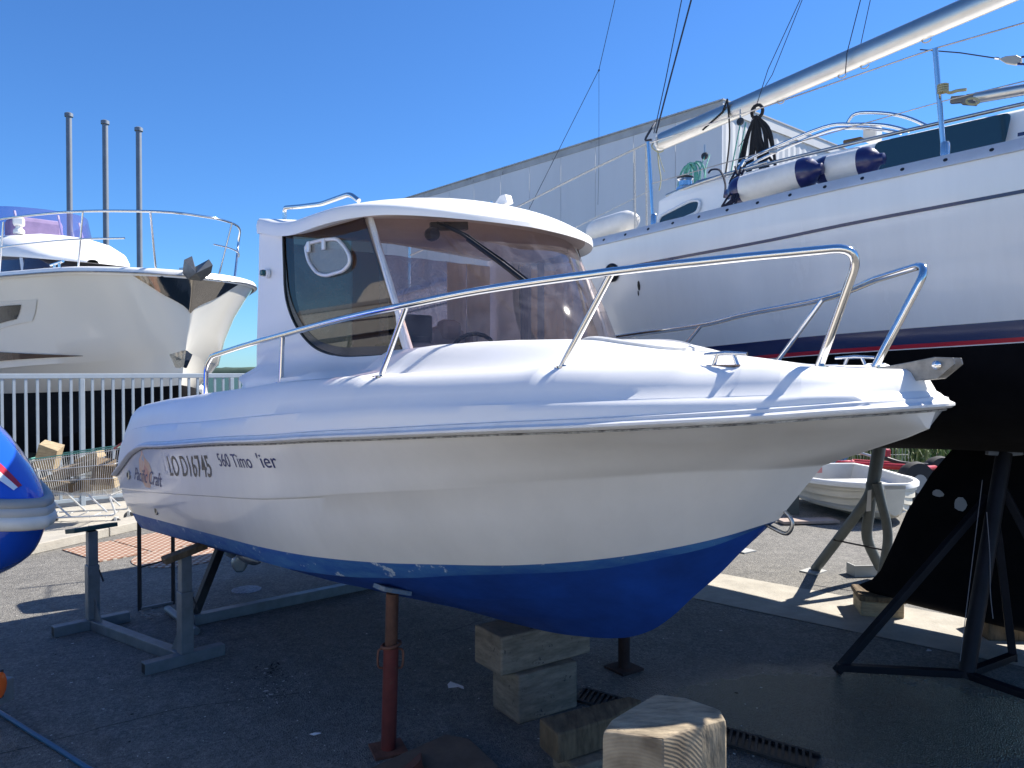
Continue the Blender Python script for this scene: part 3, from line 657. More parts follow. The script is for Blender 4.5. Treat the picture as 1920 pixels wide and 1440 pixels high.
# outboard leg and propeller
g = MB(); pc = mb(-.52, 0, .22)
g.lathe([(.0, -.16), (.03, -.14), (.05, -.05), (.055, .08), (.045, .2), (.01, .3)], pc, axis=tuple(HD), n=16)
g.build('gearcase', mat('outboard grey', (.07, .075, .085), .35, coat=.3), boat, smooth=50)
g = MB(); g.box(pc + HD * .05 + Vector((0, 0, .36)), (.16, .05, .7), rz=math.atan2(HD.y, HD.x)); g.box(pc + HD * .06 + Vector((0, 0, .12)), (.3, .2, .012), rz=math.atan2(HD.y, HD.x))
g.build('outboard_leg', MATS['outboard grey'], boat, bevel=.02)
g = MB(); g.box(pc + HD * .02 + Vector((0, 0, 1.0)), (.42, .34, .5), rz=math.atan2(HD.y, HD.x)); g.build('outboard_cowl', MATS['outboard grey'], boat, bevel=.09)
hub = pc - HD * .14
for k in range(3):
    th = k * 2 * math.pi / 3 + .55; g = MB(); rows = []
    for i in range(9):
        r_ = .035 + .135 * i / 8; w = .075 * math.sin(math.pi * min(1, (i + 1.6) / 10.5)) ** .7; row = []
        for j in (-1, -.5, 0, .5, 1):
            a = th + j * w / max(r_, .06) * .9; ax = HD * (j * w * .45)
            row.append(hub + PN * (r_ * math.cos(a)) + Vector((0, 0, r_ * math.sin(a))) + ax)
        rows.append(row)
    g.grid(rows); p = g.build('propeller_blade', mat('propeller steel', (.45, .46, .45), .35, .8), boat, smooth=60); md = p.modifiers.new('t', 'SOLIDIFY'); md.thickness = .005
g = MB(); g.lathe([(.02, -.05), (.036, -.02), (.036, .06)], hub, axis=tuple(HD), n=14); g.build('propeller_hub', MATS['propeller steel'], boat, smooth=40)

# ================================================================== SAILING YACHT (right)
SH = Vector((.69, -.724, 0)); SN = Vector((.724, .69, 0)); SC = 5.94
def sb(t, v, z): p = SH * t + SN * (SC + v); return Vector((p.x, p.y, z))
sail = thing('sailing_yacht', 'large white sailing yacht with navy and red boot stripe and black keel', 'sailing yacht', sb(-1.5, 0, .12))
fb = pchip([(-6.8, 1.2), (-6, 1.38), (-5, 1.56), (-4, 1.67), (-2.5, 1.74), (-1, 1.68), (.5, 1.45), (2, .9), (3.3, .0)])
fz = pchip([(-6.8, 2.62), (-3.62, 2.73), (-2.55, 2.785), (-1.75, 2.836), (-.97, 2.88), (1, 3.0), (3.3, 3.2)])
bz = pchip([(-6.8, 1.86), (-2.93, 1.973), (-1.92, 2.034), (-1, 2.076), (1, 2.19), (3.3, 2.36)])
kz = pchip([(-6.8, 1.75), (-5.5, 1.50), (-4, 1.33), (-2.5, 1.27), (-1.7, 1.30), (0, 1.35), (1.8, 1.7), (2.9, 2.3)])
ts = [-6.8 + 9.7 * i / 70 for i in range(71)]
def bl(t): return float(fb(t)[0]) * (.93 - .25 * max(0, (t - 0) / 3.3))
def prow(fr, fn): return [fn(t, fr) for t in ts]
g = MB()
SW = mat('sailing yacht gelcoat', (.82, .815, .79), .25, coat=.4, var=(3.5, .09), stretch=(1, 1, .12))
for sd in (-1, 1):
    rows = []
    for k in range(9):
        x = k / 8; rows.append([sb(t, sd * (bl(t) + (float(fb(t)[0]) - bl(t)) * (1 - (1 - x) ** 1.8)), float(bz(t)[0]) * (1 - x) + float(fz(t)[0]) * x) for t in ts])
    g.grid(rows)
g.add([sb(-6.8, -1.116, 1.86), sb(-6.8, 1.116, 1.86), sb(-6.8, 1.2, 2.62), sb(-6.8, -1.2, 2.62)], [(0, 1, 2, 3)])
g.build('topsides', SW, sail, smooth=40)
def under(t, th):   # th 0 at boot top, 90 at centreline
    b0 = bl(t); z0 = float(bz(t)[0]); zc = float(kz(t)[0]); return b0 * max(0.0, math.cos(th)) ** .8, z0 - (z0 - zc) * math.sin(th)
def zone(z_off0, z_off1, name, m, steps=4, o=.0):
    g = MB()
    for sd in (-1, 1):
        rows = []
        for k in range(steps + 1):
            row = []
            for t in ts:
                z0 = float(bz(t)[0]); zc = float(kz(t)[0]); d = z_off0 + (z_off1 - z_off0) * k / steps
                if z_off1 > 5: th = math.asin(min(1, z_off0 / (z0 - zc))) * (1 - k / steps) + math.pi / 2 * k / steps
                else: th = math.asin(min(1, d / (z0 - zc)))
                v, z = under(t, th); row.append(sb(t, sd * v, z))
            rows.append(row)
        g.grid(rows)
    return g.build(name, m, sail, smooth=50)
zone(0, .085, 'boot_stripe', NAVY); zone(.085, .107, 'red_stripe', REDP, 1); zone(.107, .112, 'white_pinstripe', SW, 1); zone(.112, 9, 'underwater_hull', BLKAF, 14)
# thin navy sheer stripe
g = MB(); sz = pchip([(-6.8, 2.42), (-3.03, 2.556), (-2.26, 2.592), (-1.75, 2.630), (-.97, 2.677), (1, 2.80), (3.2, 2.98)])
def tv(t, z):
    x = (z - float(bz(t)[0])) / (float(fz(t)[0]) - float(bz(t)[0])); return bl(t) + (float(fb(t)[0]) - bl(t)) * (1 - (1 - x) ** 1.8)
for sd in (-1, 1):
    g.grid([[sb(t, sd * (tv(t, float(sz(t)[0]) + d) + .003), float(sz(t)[0]) + d) for t in ts[:-4]] for d in (-.009, .009)])
g.build('sheer_stripe', NAVY, sail)
# deck
g = MB(); g.grid([[sb(t, x * (float(fb(t)[0]) - .04), float(fz(t)[0]) + .035 * (1 - x * x)) for t in ts] for x in [-1 + k / 8 for k in range(17)]])
g.build('deck', GELM, sail, smooth=40)
# toe rail
TR = mat('anodised toe rail', (.66, .66, .66), .4, .5, var=(8, .1))
for sd in (-1, 1):
    g = MB(); f = lambda t: float(fb(t)[0])
    g.grid([[sb(t, sd * (f(t) + a), float(fz(t)[0]) + c) for t in ts] for a, c in ((.006, -.012), (.012, -.01), (.010, .008), (-.012, .052), (-.03, .052), (-.03, 0))])
    g.build('toe_rail', TR, sail, smooth=30)
g = MB()
for i in range(46):
    t = -6.5 + i * .2; c = sb(t, -(float(fb(t)[0]) + .001), float(fz(t)[0]) + .022); n_ = (-SN + Vector((0, 0, .6))).normalized()
    g.lathe([(.011, -.004), (.011, .003)], c, axis=tuple(n_), n=8)
g.build('toe_rail_hole', BLACK, sail)['kind'] = 'stuff'
# keel
kt = [(1.34, -1.72, -.35, .16), (1.09, -1.9, -.38, .13), (.80, -2.06, -.42, .12), (.51, -2.17, -.45, .12), (.34, -2.24, -.46, .13), (.26, -2.30, -.46, .16), (.20, -2.40, -.5, .17), (.165, -2.34, -.55, .14), (.135, -2.1, -.7, .08)]
g = MB(); rows = []
for z, ta, tf, th in kt:
    r_ = []
    for k in range(24):
        a = 2 * math.pi * k / 24; x = (1 - math.cos(a)) / 2; t = tf + (ta - tf) * x; y = th * .5 * (math.sqrt(max(0, x * (1 - x))) * 2) ** .9 * (1 if a < math.pi else -1) * (1.15 - .5 * x)
        zz = z - .04 * (1 - x) * (z < .3); r_.append(sb(t, y, zz))
    rows.append(r_)
g.grid(rows, closed=True); g.add(rows[-1], [tuple(range(24))]); g.build('keel', BLKAF, sail, smooth=50)
g = MB()
PATCH = mat('bare filler patch', (.42, .45, .46), .7)
for (px, py, w_, h_) in ((1766, 923, .03, .022), (1808, 943, .035, .042)):
    c = at(px, py, 5.33); 
    g.add([c + SH * (w_ * math.cos(a) * random.uniform(.8, 1.1)) * 1.3 + Vector((0, 0, h_ * math.sin(a) * random.uniform(.8, 1.1) * 1.2)) - SN * .08 for a in [2 * math.pi * k / 10 for k in range(10)]], [tuple(range(10))])
g.build('filler_patch', PATCH, sail)
# coachroof
g = MB(); rows = []
cz = pchip([(-3.75, 2.80), (-3.5, 3.12), (-3.35, 3.20), (-2.5, 3.245), (-1.4, 3.27), (-.5, 3.28), (.5, 3.2), (1.2, 3.04)])
tc_ = [-3.75 + 4.95 * i / 40 for i in range(41)]
for t in tc_:
    z = float(cz(t)[0]); zd = float(fz(t)[0]); w = .99 - .25 * max(0, t / 1.2); r_ = []
    for v, zz in ((-w - .05, zd - .01), (-w - .02, zd + (z - zd) * .5), (-w, z - .02), (-w + .03, z), (-w * .5, z + .06), (0, z + .09), (w * .5, z + .06), (w - .03, z), (w, z - .02), (w + .02, zd + (z - zd) * .5), (w + .05, zd - .01)): r_.append(sb(t, v, zz))
    rows.append(r_)
g.grid(rows); g.add(rows[0] , [tuple(range(11))]); g.build('coachroof', GEL, sail, smooth=35)
# aft cabin coaming with small window
g = MB(); g.prism([sb(-3.5, -1.06, 2.76), sb(-3.5, -1.06, 3.13), sb(-3.28, -1.04, 3.21), sb(-2.0, -1.03, 3.24), sb(-2.0, -1.06, 2.8)], 0, tuple(SN * .05)); g.build('cockpit_coaming', GEL, sail, bevel=.012)
def swin(pts, v, name, m, rim=None):
    P = fillet([sb(t, v, z) for t, z in pts + pts[:2]], .04, 4)[1:-1]
    g = MB(); g.add(P, [tuple(range(len(P)))]); w = g.build(name, m, sail)
    if rim: g = MB(); g.tube(P + [P[0]], .012, 6); g.build(name + '_frame', rim, w, smooth=60)
    return w
DKW = mat('dark acrylic window', (.008, .018, .022), .08, coat=.5)
swin([(-3.50, 2.915), (-3.48, 3.01), (-3.20, 3.085), (-3.12, 3.075), (-3.14, 2.99)], -1.068, 'aft_window', DKW, GEL)
swin([(-1.90, 3.235), (-1.17, 3.245), (-1.22, 2.99), (-1.9, 2.99)], -1.045, 'saloon_window', mat('dark green acrylic window', (.006, .022, .024), .06, coat=.6))
swin([(-2.45, 3.19), (-2.02, 3.215), (-2.08, 3.16)], -1.045, 'saloon_window', MATS['dark green acrylic window'])
swin([(-.95, 3.24), (-.2, 3.25), (-.25, 3.0), (-.95, 3.0)], -1.045, 'saloon_window', MATS['dark green acrylic window'])
g = MB(); g.grid([[sb(t, -1.064 , z) for t, z in ((-3.08, 2.985), (-2.75, 3.02), (-2.6, 3.03))], [sb(t, -1.064, z) for t, z in ((-3.08, 2.975), (-2.75, 3.01), (-2.6, 3.02))]]); g.build('coaming_stripe', NAVY, sail)
g = MB(); g.grid([[sb(t, -1.06, z) for t, z in ((-1.14, 3.12), (-.6, 3.13))], [sb(t, -1.06, z) for t, z in ((-1.14, 3.10), (-.6, 3.11))]]); g.build('cabin_stripe', NAVY, sail)
g = MB(); g.tube([sb(t, -1.0, float(cz(t)[0]) + .015) for t in (-3.2, -2.6, -1.9, -1.2, -.4)], .012, 8); g.build('coachroof_handrail', STEELD, sail, smooth=60)
# hull side fittings: round vent and scuffs
c = at(1152, 511, sb(-3.43, -1.70, 0).y); c = sb(-3.43, -(tv(-3.43, 2.52)), 2.52)
g = MB(); g.lathe([(.065, -.01), (.065, .012), (.05, .02), (.048, .012)], c, axis=tuple(-SN), n=22); g.build('hull_vent', BLACK, sail, smooth=40)
g = MB()
for dt, dz, w_, h_ in ((.23, -.11, .012, .035), (.22, -.16, .006, .02), (-.1, -.13, .012, .02), (-.12, -.27, .035, .008)):
    t = -3.43 + dt; z = 2.52 + dz; g.add([sb(t + w_ * math.cos(a), -(tv(t, z + h_ * math.sin(a)) + .003), z + h_ * math.sin(a)) for a in [2 * math.pi * k / 8 for k in range(8)]], [tuple(range(8))])
g.build('scuff_mark', BLACK, sail)
# stanchions and lifelines
def railt(t, dz=0, dv=.06): return sb(t, -(float(fb(t)[0]) - dv), float(fz(t)[0]) + dz)
st = [(-3.10, .63), (-1.32, .62), (.45, .62)]
for t, h in st:
    g = MB(); lean = -.05 if t < -2 else -.05
    g.tube([railt(t, .0), railt(t + lean, h)], .013, 10); g.lathe([(.024, 0), (.024, .09), (.018, .1)], railt(t, .03), n=10); g.build('stanchion', STEEL, sail, smooth=50)
for t in (-4.9, -6.5):
    g = MB(); g.tube([railt(t, .0), railt(t, .6)], .013, 8); g.build('stanchion', STEEL, sail, smooth=50)
g = MB(); g.tube([railt(-3.15, .62), railt(-2.3, .60), railt(-1.37, .62), railt(.4, .62)], .004, 6); g.tube([railt(-3.12, .34), railt(-1.34, .34), railt(.45, .34)], .003, 6); g.build('lifeline', STEELD, sail)
g = MB(); g.tube(arc([railt(-3.15, .625), railt(-3.8, .56), railt(-4.9, .45), railt(-6.5, .4)], 5), .0075, 6); g.tube([railt(-3.12, .3), railt(-4.9, .02)], .003, 5); g.build('lifeline_rope', ROPEW, sail)
g = MB(); g.tube([railt(-3.17, .61), railt(-3.16, .02)], .0075, 6); g.tube([railt(-3.27, .60), railt(-3.26, .02)], .0075, 6); g.build('hanging_rope', ROPEW, sail)
# boom and its fittings
boom = thing('boom', 'silver aluminium boom reaching up to the right above the sailing yacht deck', 'boom', sb(-4.25, 0, 3.9))
zb_ = lambda t: 3.955 + (t + 4.25) * .142
g = MB(); nn = 16; rows = []
for t, sc in ((-4.27, .55), (-4.26, .9), (-4.22, 1.0), (-1, 1.05), (2.0, 1.08)):
    rows.append([sb(t, .055 * sc * math.cos(a), zb_(t) + .082 * sc * math.sin(a)) for a in [2 * math.pi * k / nn for k in range(nn)]])
g.grid(rows, closed=True); g.add(rows[0], [tuple(range(nn))]); g.build('spar', ALU, boom, smooth=50)
for t in (-3.05, -2.55, -2.38, -1.95):
    g = MB(); g.tube([sb(t + .03 * math.cos(a), 0, zb_(t) - .09 + .022 * math.sin(a)) for a in [math.pi + math.pi * k / 8 for k in range(9)]], .005, 6); g.build('boom_eye', STEELD, boom)
g = MB(); g.lathe([(.055, 0), (.06, .01), (.055, .02)], sb(-4.24, -.02, zb_(-4.24)), axis=tuple(-SH), n=14); g.build('boom_end_cap', FENDW, boom, smooth=40)
g = MB(); g.tube(arc([sb(-4.26, 0, 4.0), sb(-4.29, -.06, 3.92), sb(-4.24, -.03, 3.86), sb(-4.2, 0, 3.87)], 4), .006, 6); g.tube(arc([sb(-4.23, -.05, 3.87), sb(-4.22, -.05, 3.75), sb(-4.2, -.04, 3.6), sb(-4.22, -.04, 3.5)], 4), .006, 5); g.tube(arc([sb(-4.23, -.05, 3.86), sb(-4.18, -.05, 3.72), sb(-4.16, -.04, 3.66)], 4), .004, 5)
g.build('boom_lashing', mat('khaki cord', (.35, .33, .2), .9), boom)
g = MB(); g.tube([sb(-3.75, -.055, zb_(-3.75) - .08), sb(-3.55, -.06, zb_(-3.55) + .0), sb(-3.5, -.065, zb_(-3.5) + .09)], .008, 6)
g.tube(arc([sb(-3.5, -.07, zb_(-3.5) + .09), sb(-3.47, -.08, 3.8), sb(-3.4, -.3, 3.3)], 5), .008, 6); g.build('boom_strop', BLACKR, boom)
# hanging block and green rope coil, black rope bundle
def block(name, c, label, par=None):
    t = thing(name, label, 'pulley', c)
    g = MB(); g.lathe([(.028, -.012), (.034, 0), (.028, .012)], c, axis=tuple(-SN), n=14); g.build('cheek', BLACK, t, smooth=40)
    g = MB(); g.tube([c + Vector((0, 0, .03)), c + Vector((0, 0, .1))], .006, 6); g.build('shackle', STEELD, t)
block('pulley_block', sb(-3.70, -.1, 3.70), 'small black pulley hanging under the boom above the green rope coil')
block('pulley_block', sb(-3.33, -.15, 3.90), 'small black pulley tucked right under the boom above the winch')
def coil(c, w, h, n, r, m, name, label, loops=1.0):
    g = MB(); random.seed(hash(name) % 1000 if False else 11)
    for i in range(n):
        a0 = random.uniform(-.3, .3); ww = w * random.uniform(.4, 1); hh = h * random.uniform(.7, 1); ph = random.uniform(0, 3)
        pts = [c + SH * (ww * .5 * math.sin(a) + a0 * w) + SN * (-.02 + .025 * math.cos(a + ph)) + Vector((0, 0, -hh * .5 + hh * .5 * math.cos(a))) for a in [2 * math.pi * k / 14 for k in range(15)]]
        g.tube(pts, r, 6, cap=False)
    o = g.build(name, m, None, smooth=60); return top(o, label, 'rope')
coil(sb(-3.82, -.1, 3.66), .20, .36, 8, .009, ROPEG, 'rope_coil', 'green rope coil hanging under the end of the boom')
g = MB(); 
for dx in (-.0, .05): g.tube(arc([sb(-3.70 + dx, -.1, 3.70), sb(-3.62 + dx, -.3, 3.5), sb(-3.5 + dx, -.5, 3.25)], 5), .006, 6)
for dx in (0, .05): g.tube([sb(-3.33 + dx, -.15, 3.88), sb(-3.25 + dx, -.5, 3.2)], .006, 6)
top(g.build('mainsheet', ROPEG, None), 'green and white sheet ropes running down from the boom pulleys', 'rope')
bb = sb(-2.93, -.6, 3.75)
g = MB(); random.seed(5)
for i in range(11):
    w = .045 + .02 * i * .5; hh = random.uniform(.32, .52); sx = random.uniform(-1, 1)
    g.tube(arc([bb + SH * (-.01), bb + SH * (w * sx) + Vector((0, 0, -.15)), bb + SH * (w * sx * 1.5) + SN * random.uniform(-.05, .05) + Vector((0, 0, -hh)), bb + SH * (w * sx * .7) + Vector((0, 0, -hh * .7)), bb + Vector((0, 0, -.06))], 5), .011, 6)
g.tube([bb + SH * (.045 * math.cos(a)) + Vector((0, 0, .03 + .05 * math.sin(a))) for a in [2 * math.pi * k / 12 for k in range(13)]], .013, 6)
top(g.build('rope_coil', BLACKR, None, smooth=60), 'thick black rope bundle hanging in loops on the right of the winch', 'rope')
# winch
wc = sb(-3.33, -.95, 3.20)
w_ = thing('winch', 'chrome winch on the sailing yacht coaming below the boom end', 'winch', wc)
g = MB(); g.lathe([(.07, 0), (.068, .02), (.05, .035), (.048, .07), (.062, .085)], wc, n=20); g.build('drum', STEEL, w_, smooth=40)
g = MB(); g.lathe([(.062, .086), (.064, .10), (.05, .108), (.03, .11)], wc, n=20); g.build('winch_cap', BLACK, w_, smooth=40)
g = MB(); g.tube(arc([sb(-3.45, -1.02, 3.17), sb(-3.1, -1.06, 3.21), sb(-2.6, -1.06, 3.25)], 5), .012, 6); g.build('coaming_rail', STEELD, sail, smooth=60)
# sprayhood frame
g = MB()
def px_(x, y, n_): # point on yacht plane at offset v
    r_ = _ray(x, y); k = (SC + n_) / (r_[0] * SN.x + r_[1] * SN.y); return Vector((r_[0] * k, r_[1] * k, r_[2] * k + EYE))
for n_, P in ((-.9, [(1385, 308), (1440, 281), (1545, 238), (1600, 233), (1660, 235), (1705, 246)]), (-.8, [(1400, 312), (1450, 287), (1550, 246), (1600, 240), (1650, 243), (1690, 250)]), (-.85, [(1588, 232), (1605, 213), (1655, 212), (1700, 220), (1738, 236)])):
    g.tube(arc([px_(x, y, n_) for x, y in P], 5), .011, 8)
g.tube([px_(1395, 300, -.9), px_(1378, 330, -.95)], .014, 8); g.build('sprayhood_frame', STEEL, sail, smooth=60)
g = MB(); c = px_(1450, 284, -.87); g.box(c, (.05, .03, .03)); g.build('frame_clamp', STEELD, sail, bevel=.004)
g = MB(); g.box(px_(1636, 252, -.7), (.09, .09, .09), rz=.7); g.build('hatch_garage', FENDW, sail, bevel=.008)
g = MB(); g.box(px_(1600, 264, -.8), (.12, .05, .025), rz=-.8); g.build('hatch_slide', WOODD, sail, bevel=.008)
# horizontal pole end with lashing at upper right
pole = thing('spinnaker_pole', 'silver pole with grey jaw fitting lashed to the right stanchion', 'pole', px_(1800, 190, -1.6))
g = MB(); g.tube([px_(1828, 184, -1.6), px_(1920, 168, -1.6), px_(2050, 148, -1.55)], .028, 12); g.build('pole_tube', ALU, pole, smooth=50)
g = MB(); A = px_(1783, 188, -1.6); B = px_(1830, 184, -1.6); g.beam(A, B, .03, .035); g.prism([px_(1800, 194, -1.62), px_(1812, 176, -1.62), px_(1828, 174, -1.62), px_(1828, 196, -1.62)], 0, tuple(SN * .04)); g.build('jaw', mat('grey cast alloy', (.15, .15, .15), .5, .5), pole, bevel=.004)
g = MB()
g.tube([px_(1824 + 12 * math.cos(a), 190 + 6 * math.sin(a), -1.66) for a in [k * .5 for k in range(14)]], .006, 6); g.tube(arc([px_(1768, 168, -1.66), px_(1780, 174, -1.66), px_(1795, 170, -1.66), px_(1812, 168, -1.66)], 4), .008, 6)
for k in range(4): g.tube([px_(1768, 160 + k * 4, -1.68) + SH * (.022 * math.cos(a)) - SN * (.022 * math.sin(a)) for a in [j * .52 for j in range(13)]], .006, 5)
g.build('lashing', MATS['khaki cord'], pole)
# big block upper right
bc_ = px_(1898, 111, -.6); blk = thing('pulley_block', 'large grey twin pulley block hung on a wire at the upper right edge', 'pulley', bc_)
g = MB(); P = [px_(x, y, -.6) for x, y in ((1872, 110), (1885, 105), (1905, 103), (1915, 108), (1915, 116), (1903, 121), (1885, 118))]; g.prism(P, 0, tuple(SN * .03)); g.build('cheek', mat('grey block cheek', (.35, .33, .29), .5, .3), blk, bevel=.004)
g = MB(); g.tube([px_(1866, 109, -.6), px_(1874, 110, -.6)], .008, 6); g.build('shackle', STEEL, blk)
# wires in the sky
def wire(name, pts, n_, r, label, m=STEELD):
    g = MB(); g.tube([px_(x, y, n_) for x, y in pts], r, 6); o = g.build(name, m, None); return top(o, label, 'rigging wire')
WIRE = mat('dark stay wire', (.03, .035, .05), .5, .5)
wire('backstay', [(1160, -30), (1123, 131), (992, 392)], .6, .0035, 'thin dark backstay crossing the sky above the cabin boat roof', WIRE)
wire('halyard', [(1123, 131), (1123, 300), (1121, 384)], .6, .002, 'thin vertical wire hanging from the kink in the backstay', WIRE)
g = MB(); g.lathe([(.008, -.008), (.014, 0), (.008, .008)], px_(1123, 132, .6), axis=tuple(-SN), n=10); top(g.build('wire_thimble', WIRE), 'small dark ring where the vertical wire meets the backstay', 'ring')
wire('topping_lift', [(1284, -30), (1248, 150), (1226, 250)], -.2, .0045, 'left line of the dark pair rising from the boom end', WIRE)
wire('topping_lift', [(1304, -30), (1256, 150), (1230, 250)], -.22, .0075, 'thicker right line of the dark pair rising from the boom end', WIRE)
wire('shroud', [(1512, -20), (1448, 140), (1404, 212)], .1, .003, 'thin left line of the pair crossing the boom', WIRE)
wire('shroud', [(1500, 0), (1440, 130), (1400, 255), (1385, 275)], -.4, .003, 'thin right line of the pair running down to the black rope bundle', WIRE)
wire('reefing_line', [(1616, -10), (1588, 100), (1585, 138)], -.1, .0035, 'thin line wrapped round the boom between two eyes', WIRE)
wire('reefing_line', [(1634, -10), (1612, 92)], .1, .003, 'thin line reaching the boom top just right of the wrapped line', WIRE)
wire('preventer_wire', [(1725, 93), (1800, 99), (1866, 109)], -.6, .004, 'short wire between the boom eye and the large pulley block', WIRE)
wire('wire_tail', [(1915, 107), (1960, 104)], -.6, .007, 'blue upper rope leaving the large pulley block', NAVYF)
wire('wire_tail', [(1908, 120), (1960, 122)], -.6, .007, 'blue lower rope leaving the large pulley block', NAVYF)
# stanchion top lines
g = MB(); g.tube(arc([px_(1222, 262, -1.62), px_(1210, 262, -1.62), px_(1222, 240, -1.6), px_(1228, 230, -1.5)], 4), .008, 6); g.build('knot', WIRE, sail)
# fenders
def fender(a, b_, r, name, label, endm, navy):
    t = thing(name, label, 'fender', (a + b_) / 2, 'fenders on the sailing yacht deck' if False else None); ax = (b_ - a).normalized(); L_ = (b_ - a).length
    g = MB()
    if navy: g.lathe([(r * .98, 0), (r, .02), (r, L_ - .02), (r * .98, L_)], a, axis=tuple(ax), n=24)
    else: g.lathe([(r * .3, -.07), (r * .75, -.045), (r * .95, 0), (r, .05), (r, L_ - .05), (r * .93, L_), (r * .6, L_ + .05), (r * .3, L_ + .075)], a, axis=tuple(ax), n=24)
    g.build('fender_body', FENDW, t, smooth=50)
    if navy:
        for p, d in ((a, -ax), (b_, ax)):
            g = MB(); g.lathe([(r * 1.01, -.015), (r * 1.02, .01), (r * .95, .04), (r * .72, .065), (r * .4, .085), (r * .36, .11), (.012, .118)], p, axis=tuple(d), n=24); g.build('fender_end', endm, t, smooth=50)
    else:
        g = MB(); g.tube([b_ + ax * .07 + Vector((0, 0, .018 * math.sin(q))) + ax * .018 * math.cos(q) for q in [k * .6 for k in range(11)]], .005, 6); g.build('fender_eye', FENDW, t)
    return t
fender(px_(1392, 357, -1.60), px_(1508, 325, -1.60), .088, 'fender', 'white cylindrical fender with navy ends, left of the two at the yacht toe rail', NAVYF, True)
fender(px_(1552, 320, -1.50), px_(1620, 305, -1.50), .084, 'fender', 'white cylindrical fender with navy ends, right of the two at the yacht toe rail', NAVYF, True)
fender(px_(1118, 434, -1.58), px_(1180, 415, -1.58), .085, 'fender', 'plain white rounded fender lying behind the cabin boat roof', NAVYF, False)
g = MB(); random.seed(3)
for i in range(7):
    g.tube(arc([px_(1385 + random.uniform(-8, 10), 318 + random.uniform(-6, 6), -1.5), px_(1365 + random.uniform(-10, 25), 345, -1.55), px_(1372 + random.uniform(-15, 20), 368, -1.7), px_(1350 + random.uniform(-5, 30), 388, -1.72)], 4), .007, 5)
g.tube(arc([px_(1328, 325, -1.3), px_(1335, 318, -1.3), px_(1350, 320, -1.4), px_(1360, 345, -1.5), px_(1358, 370, -1.6)], 5), .007, 5)
top(g.build('fender_line', mat('dark navy rope', (.01, .012, .03), .9)), 'dark tangled line tying the left navy fender to the frame', 'rope')

# ================================================================== BUILDING
P0 = Vector((4.36, 16.0, 0)); DL = Vector((-.655, .755, 0)).normalized(); DR = Vector((.755, .655, 0)).normalized(); BH = 7.44
bd = thing('warehouse', 'grey panelled warehouse with flat roof behind the boats', 'building', P0)
NL = Vector((-.755, -.655, 0)); NR = Vector((.655, -.755, 0))
for i in range(13):
    a = P0 + DL * (i * 1.19 + .006); b_ = P0 + DL * ((i + 1) * 1.19 - .006)
    g = MB(); g.prism([a, b_, b_ - NL * .05, a - NL * .05], 0, (0, 0, BH - .16)); g.build('wall_panel', CLADD, bd)
for i in range(12):
    a = P0 + DR * (i * 1.0 + .006); b_ = P0 + DR * ((i + 1) * 1.0 - .006)
    g = MB(); n_ = NR
    pts = []
    for k in range(9):
        x = k / 8; o_ = .0 if k % 2 else -.012; pts.append(a.lerp(b_, x) + n_ * o_)
    pts += [b_ - n_ * .05, a - n_ * .05]; g.prism(pts, 0, (0, 0, BH - .22)); g.build('wall_panel', CLADW, bd, bevel=0)
g = MB(); L2 = 13 * 1.19
g.prism([P0 + NL * .015 + NR * .015, P0 + DL * L2 + NL * .015, P0 + DL * L2 - NL * .2, P0 - NL * .2 - NR * .2], 0, (0, 0, .16)); 
for v in g.v: v.z += BH - .159
g.build('parapet', CLADT, bd)
g = MB(); g.prism([P0 + NL * .032 + NR * .034, P0 + DR * 12 + NR * .034, P0 + DR * 12 - NR * .2, P0 - NL * .2 - NR * .2], 0, (0, 0, .22))
for v in g.v: v.z += BH - .219
g.build('parapet', CLADW, bd)
g = MB(); g.prism([P0 + NL * .05 + NR * .05, P0 + DL * L2 + NL * .05, P0 + DL * L2 - NL * .25, P0 - NL * .25 - NR * .25], 0, (0, 0, .03)); g.prism([P0 + NL * .05 + NR * .05, P0 + DR * 12 + NR * .05, P0 + DR * 12 - NR * .25, P0 - NL * .25 - NR * .25], 0, (0, 0, .031))
for v in g.v: v.z += BH + .003
g.build('parapet_cap', CLADT, bd)
g = MB(); g.box(P0 + DL * (L2 / 2) + DR * 6 + Vector((0, 0, BH / 2 - .3)), (L2 - .4, 12 - .4, BH - .6), rz=math.atan2(DL.y, DL.x)); g.build('building_core', CLADD, bd)

# ================================================================== LEFT MOTOR YACHT
YT = Vector((-4.8, 11.65, 0)); YB = Vector((-.72, .694, 0)); YR = Vector((.694, .72, 0))
def yb(s, w, z): p = YT + YB * s + YR * w; return Vector((p.x, p.y, z))
yt = thing('motor_yacht', 'large white motor yacht behind the fence with chrome bow plate and anchor', 'motor yacht', yb(4, 0, .6))
ysh = pchip([(0, 0.0, 3.28), (.1, .55, 3.28), (.5, 1.12, 3.29), (1.04, 1.50, 3.30), (1.8, 1.80, 3.30), (2.6, 2.05, 3.30), (4.5, 2.2, 3.30), (8, 2.25, 3.28), (12, 2.1, 3.2)])
ych = pchip([(.36, 0.0, 2.12), (.8, .45, 2.03), (1.5, 1.0, 1.96), (3.0, 1.62, 1.88), (5, 1.9, 1.80), (8, 2.05, 1.72), (12, 2.0, 1.65)])
ybt = pchip([(.52, 0.0, 1.62), (1.0, .36, 1.58), (2.0, .9, 1.52), (3.4, 1.38, 1.47), (5, 1.72, 1.43), (8, 1.9, 1.40), (12, 1.9, 1.38)])
yke = pchip([(.75, 0, 1.32), (1.3, 0, .85), (2.4, 0, .45), (4, 0, .20), (8, 0, .12), (12, 0, .12)])
yss = [(i / 50) ** 1.7 for i in range(51)]
def yrows(fs, sd):
    out = []
    for f in fs: out.append([yb(q[0], sd * q[1], q[2]) for q in (f(s) for s in yss)])
    return out
def ymix(a, c, t, db=0):
    return lambda s: Sline(a, s) * (1 - t) + Sline(c, s) * t + np.array([0, db * min(1, s * 12), 0])
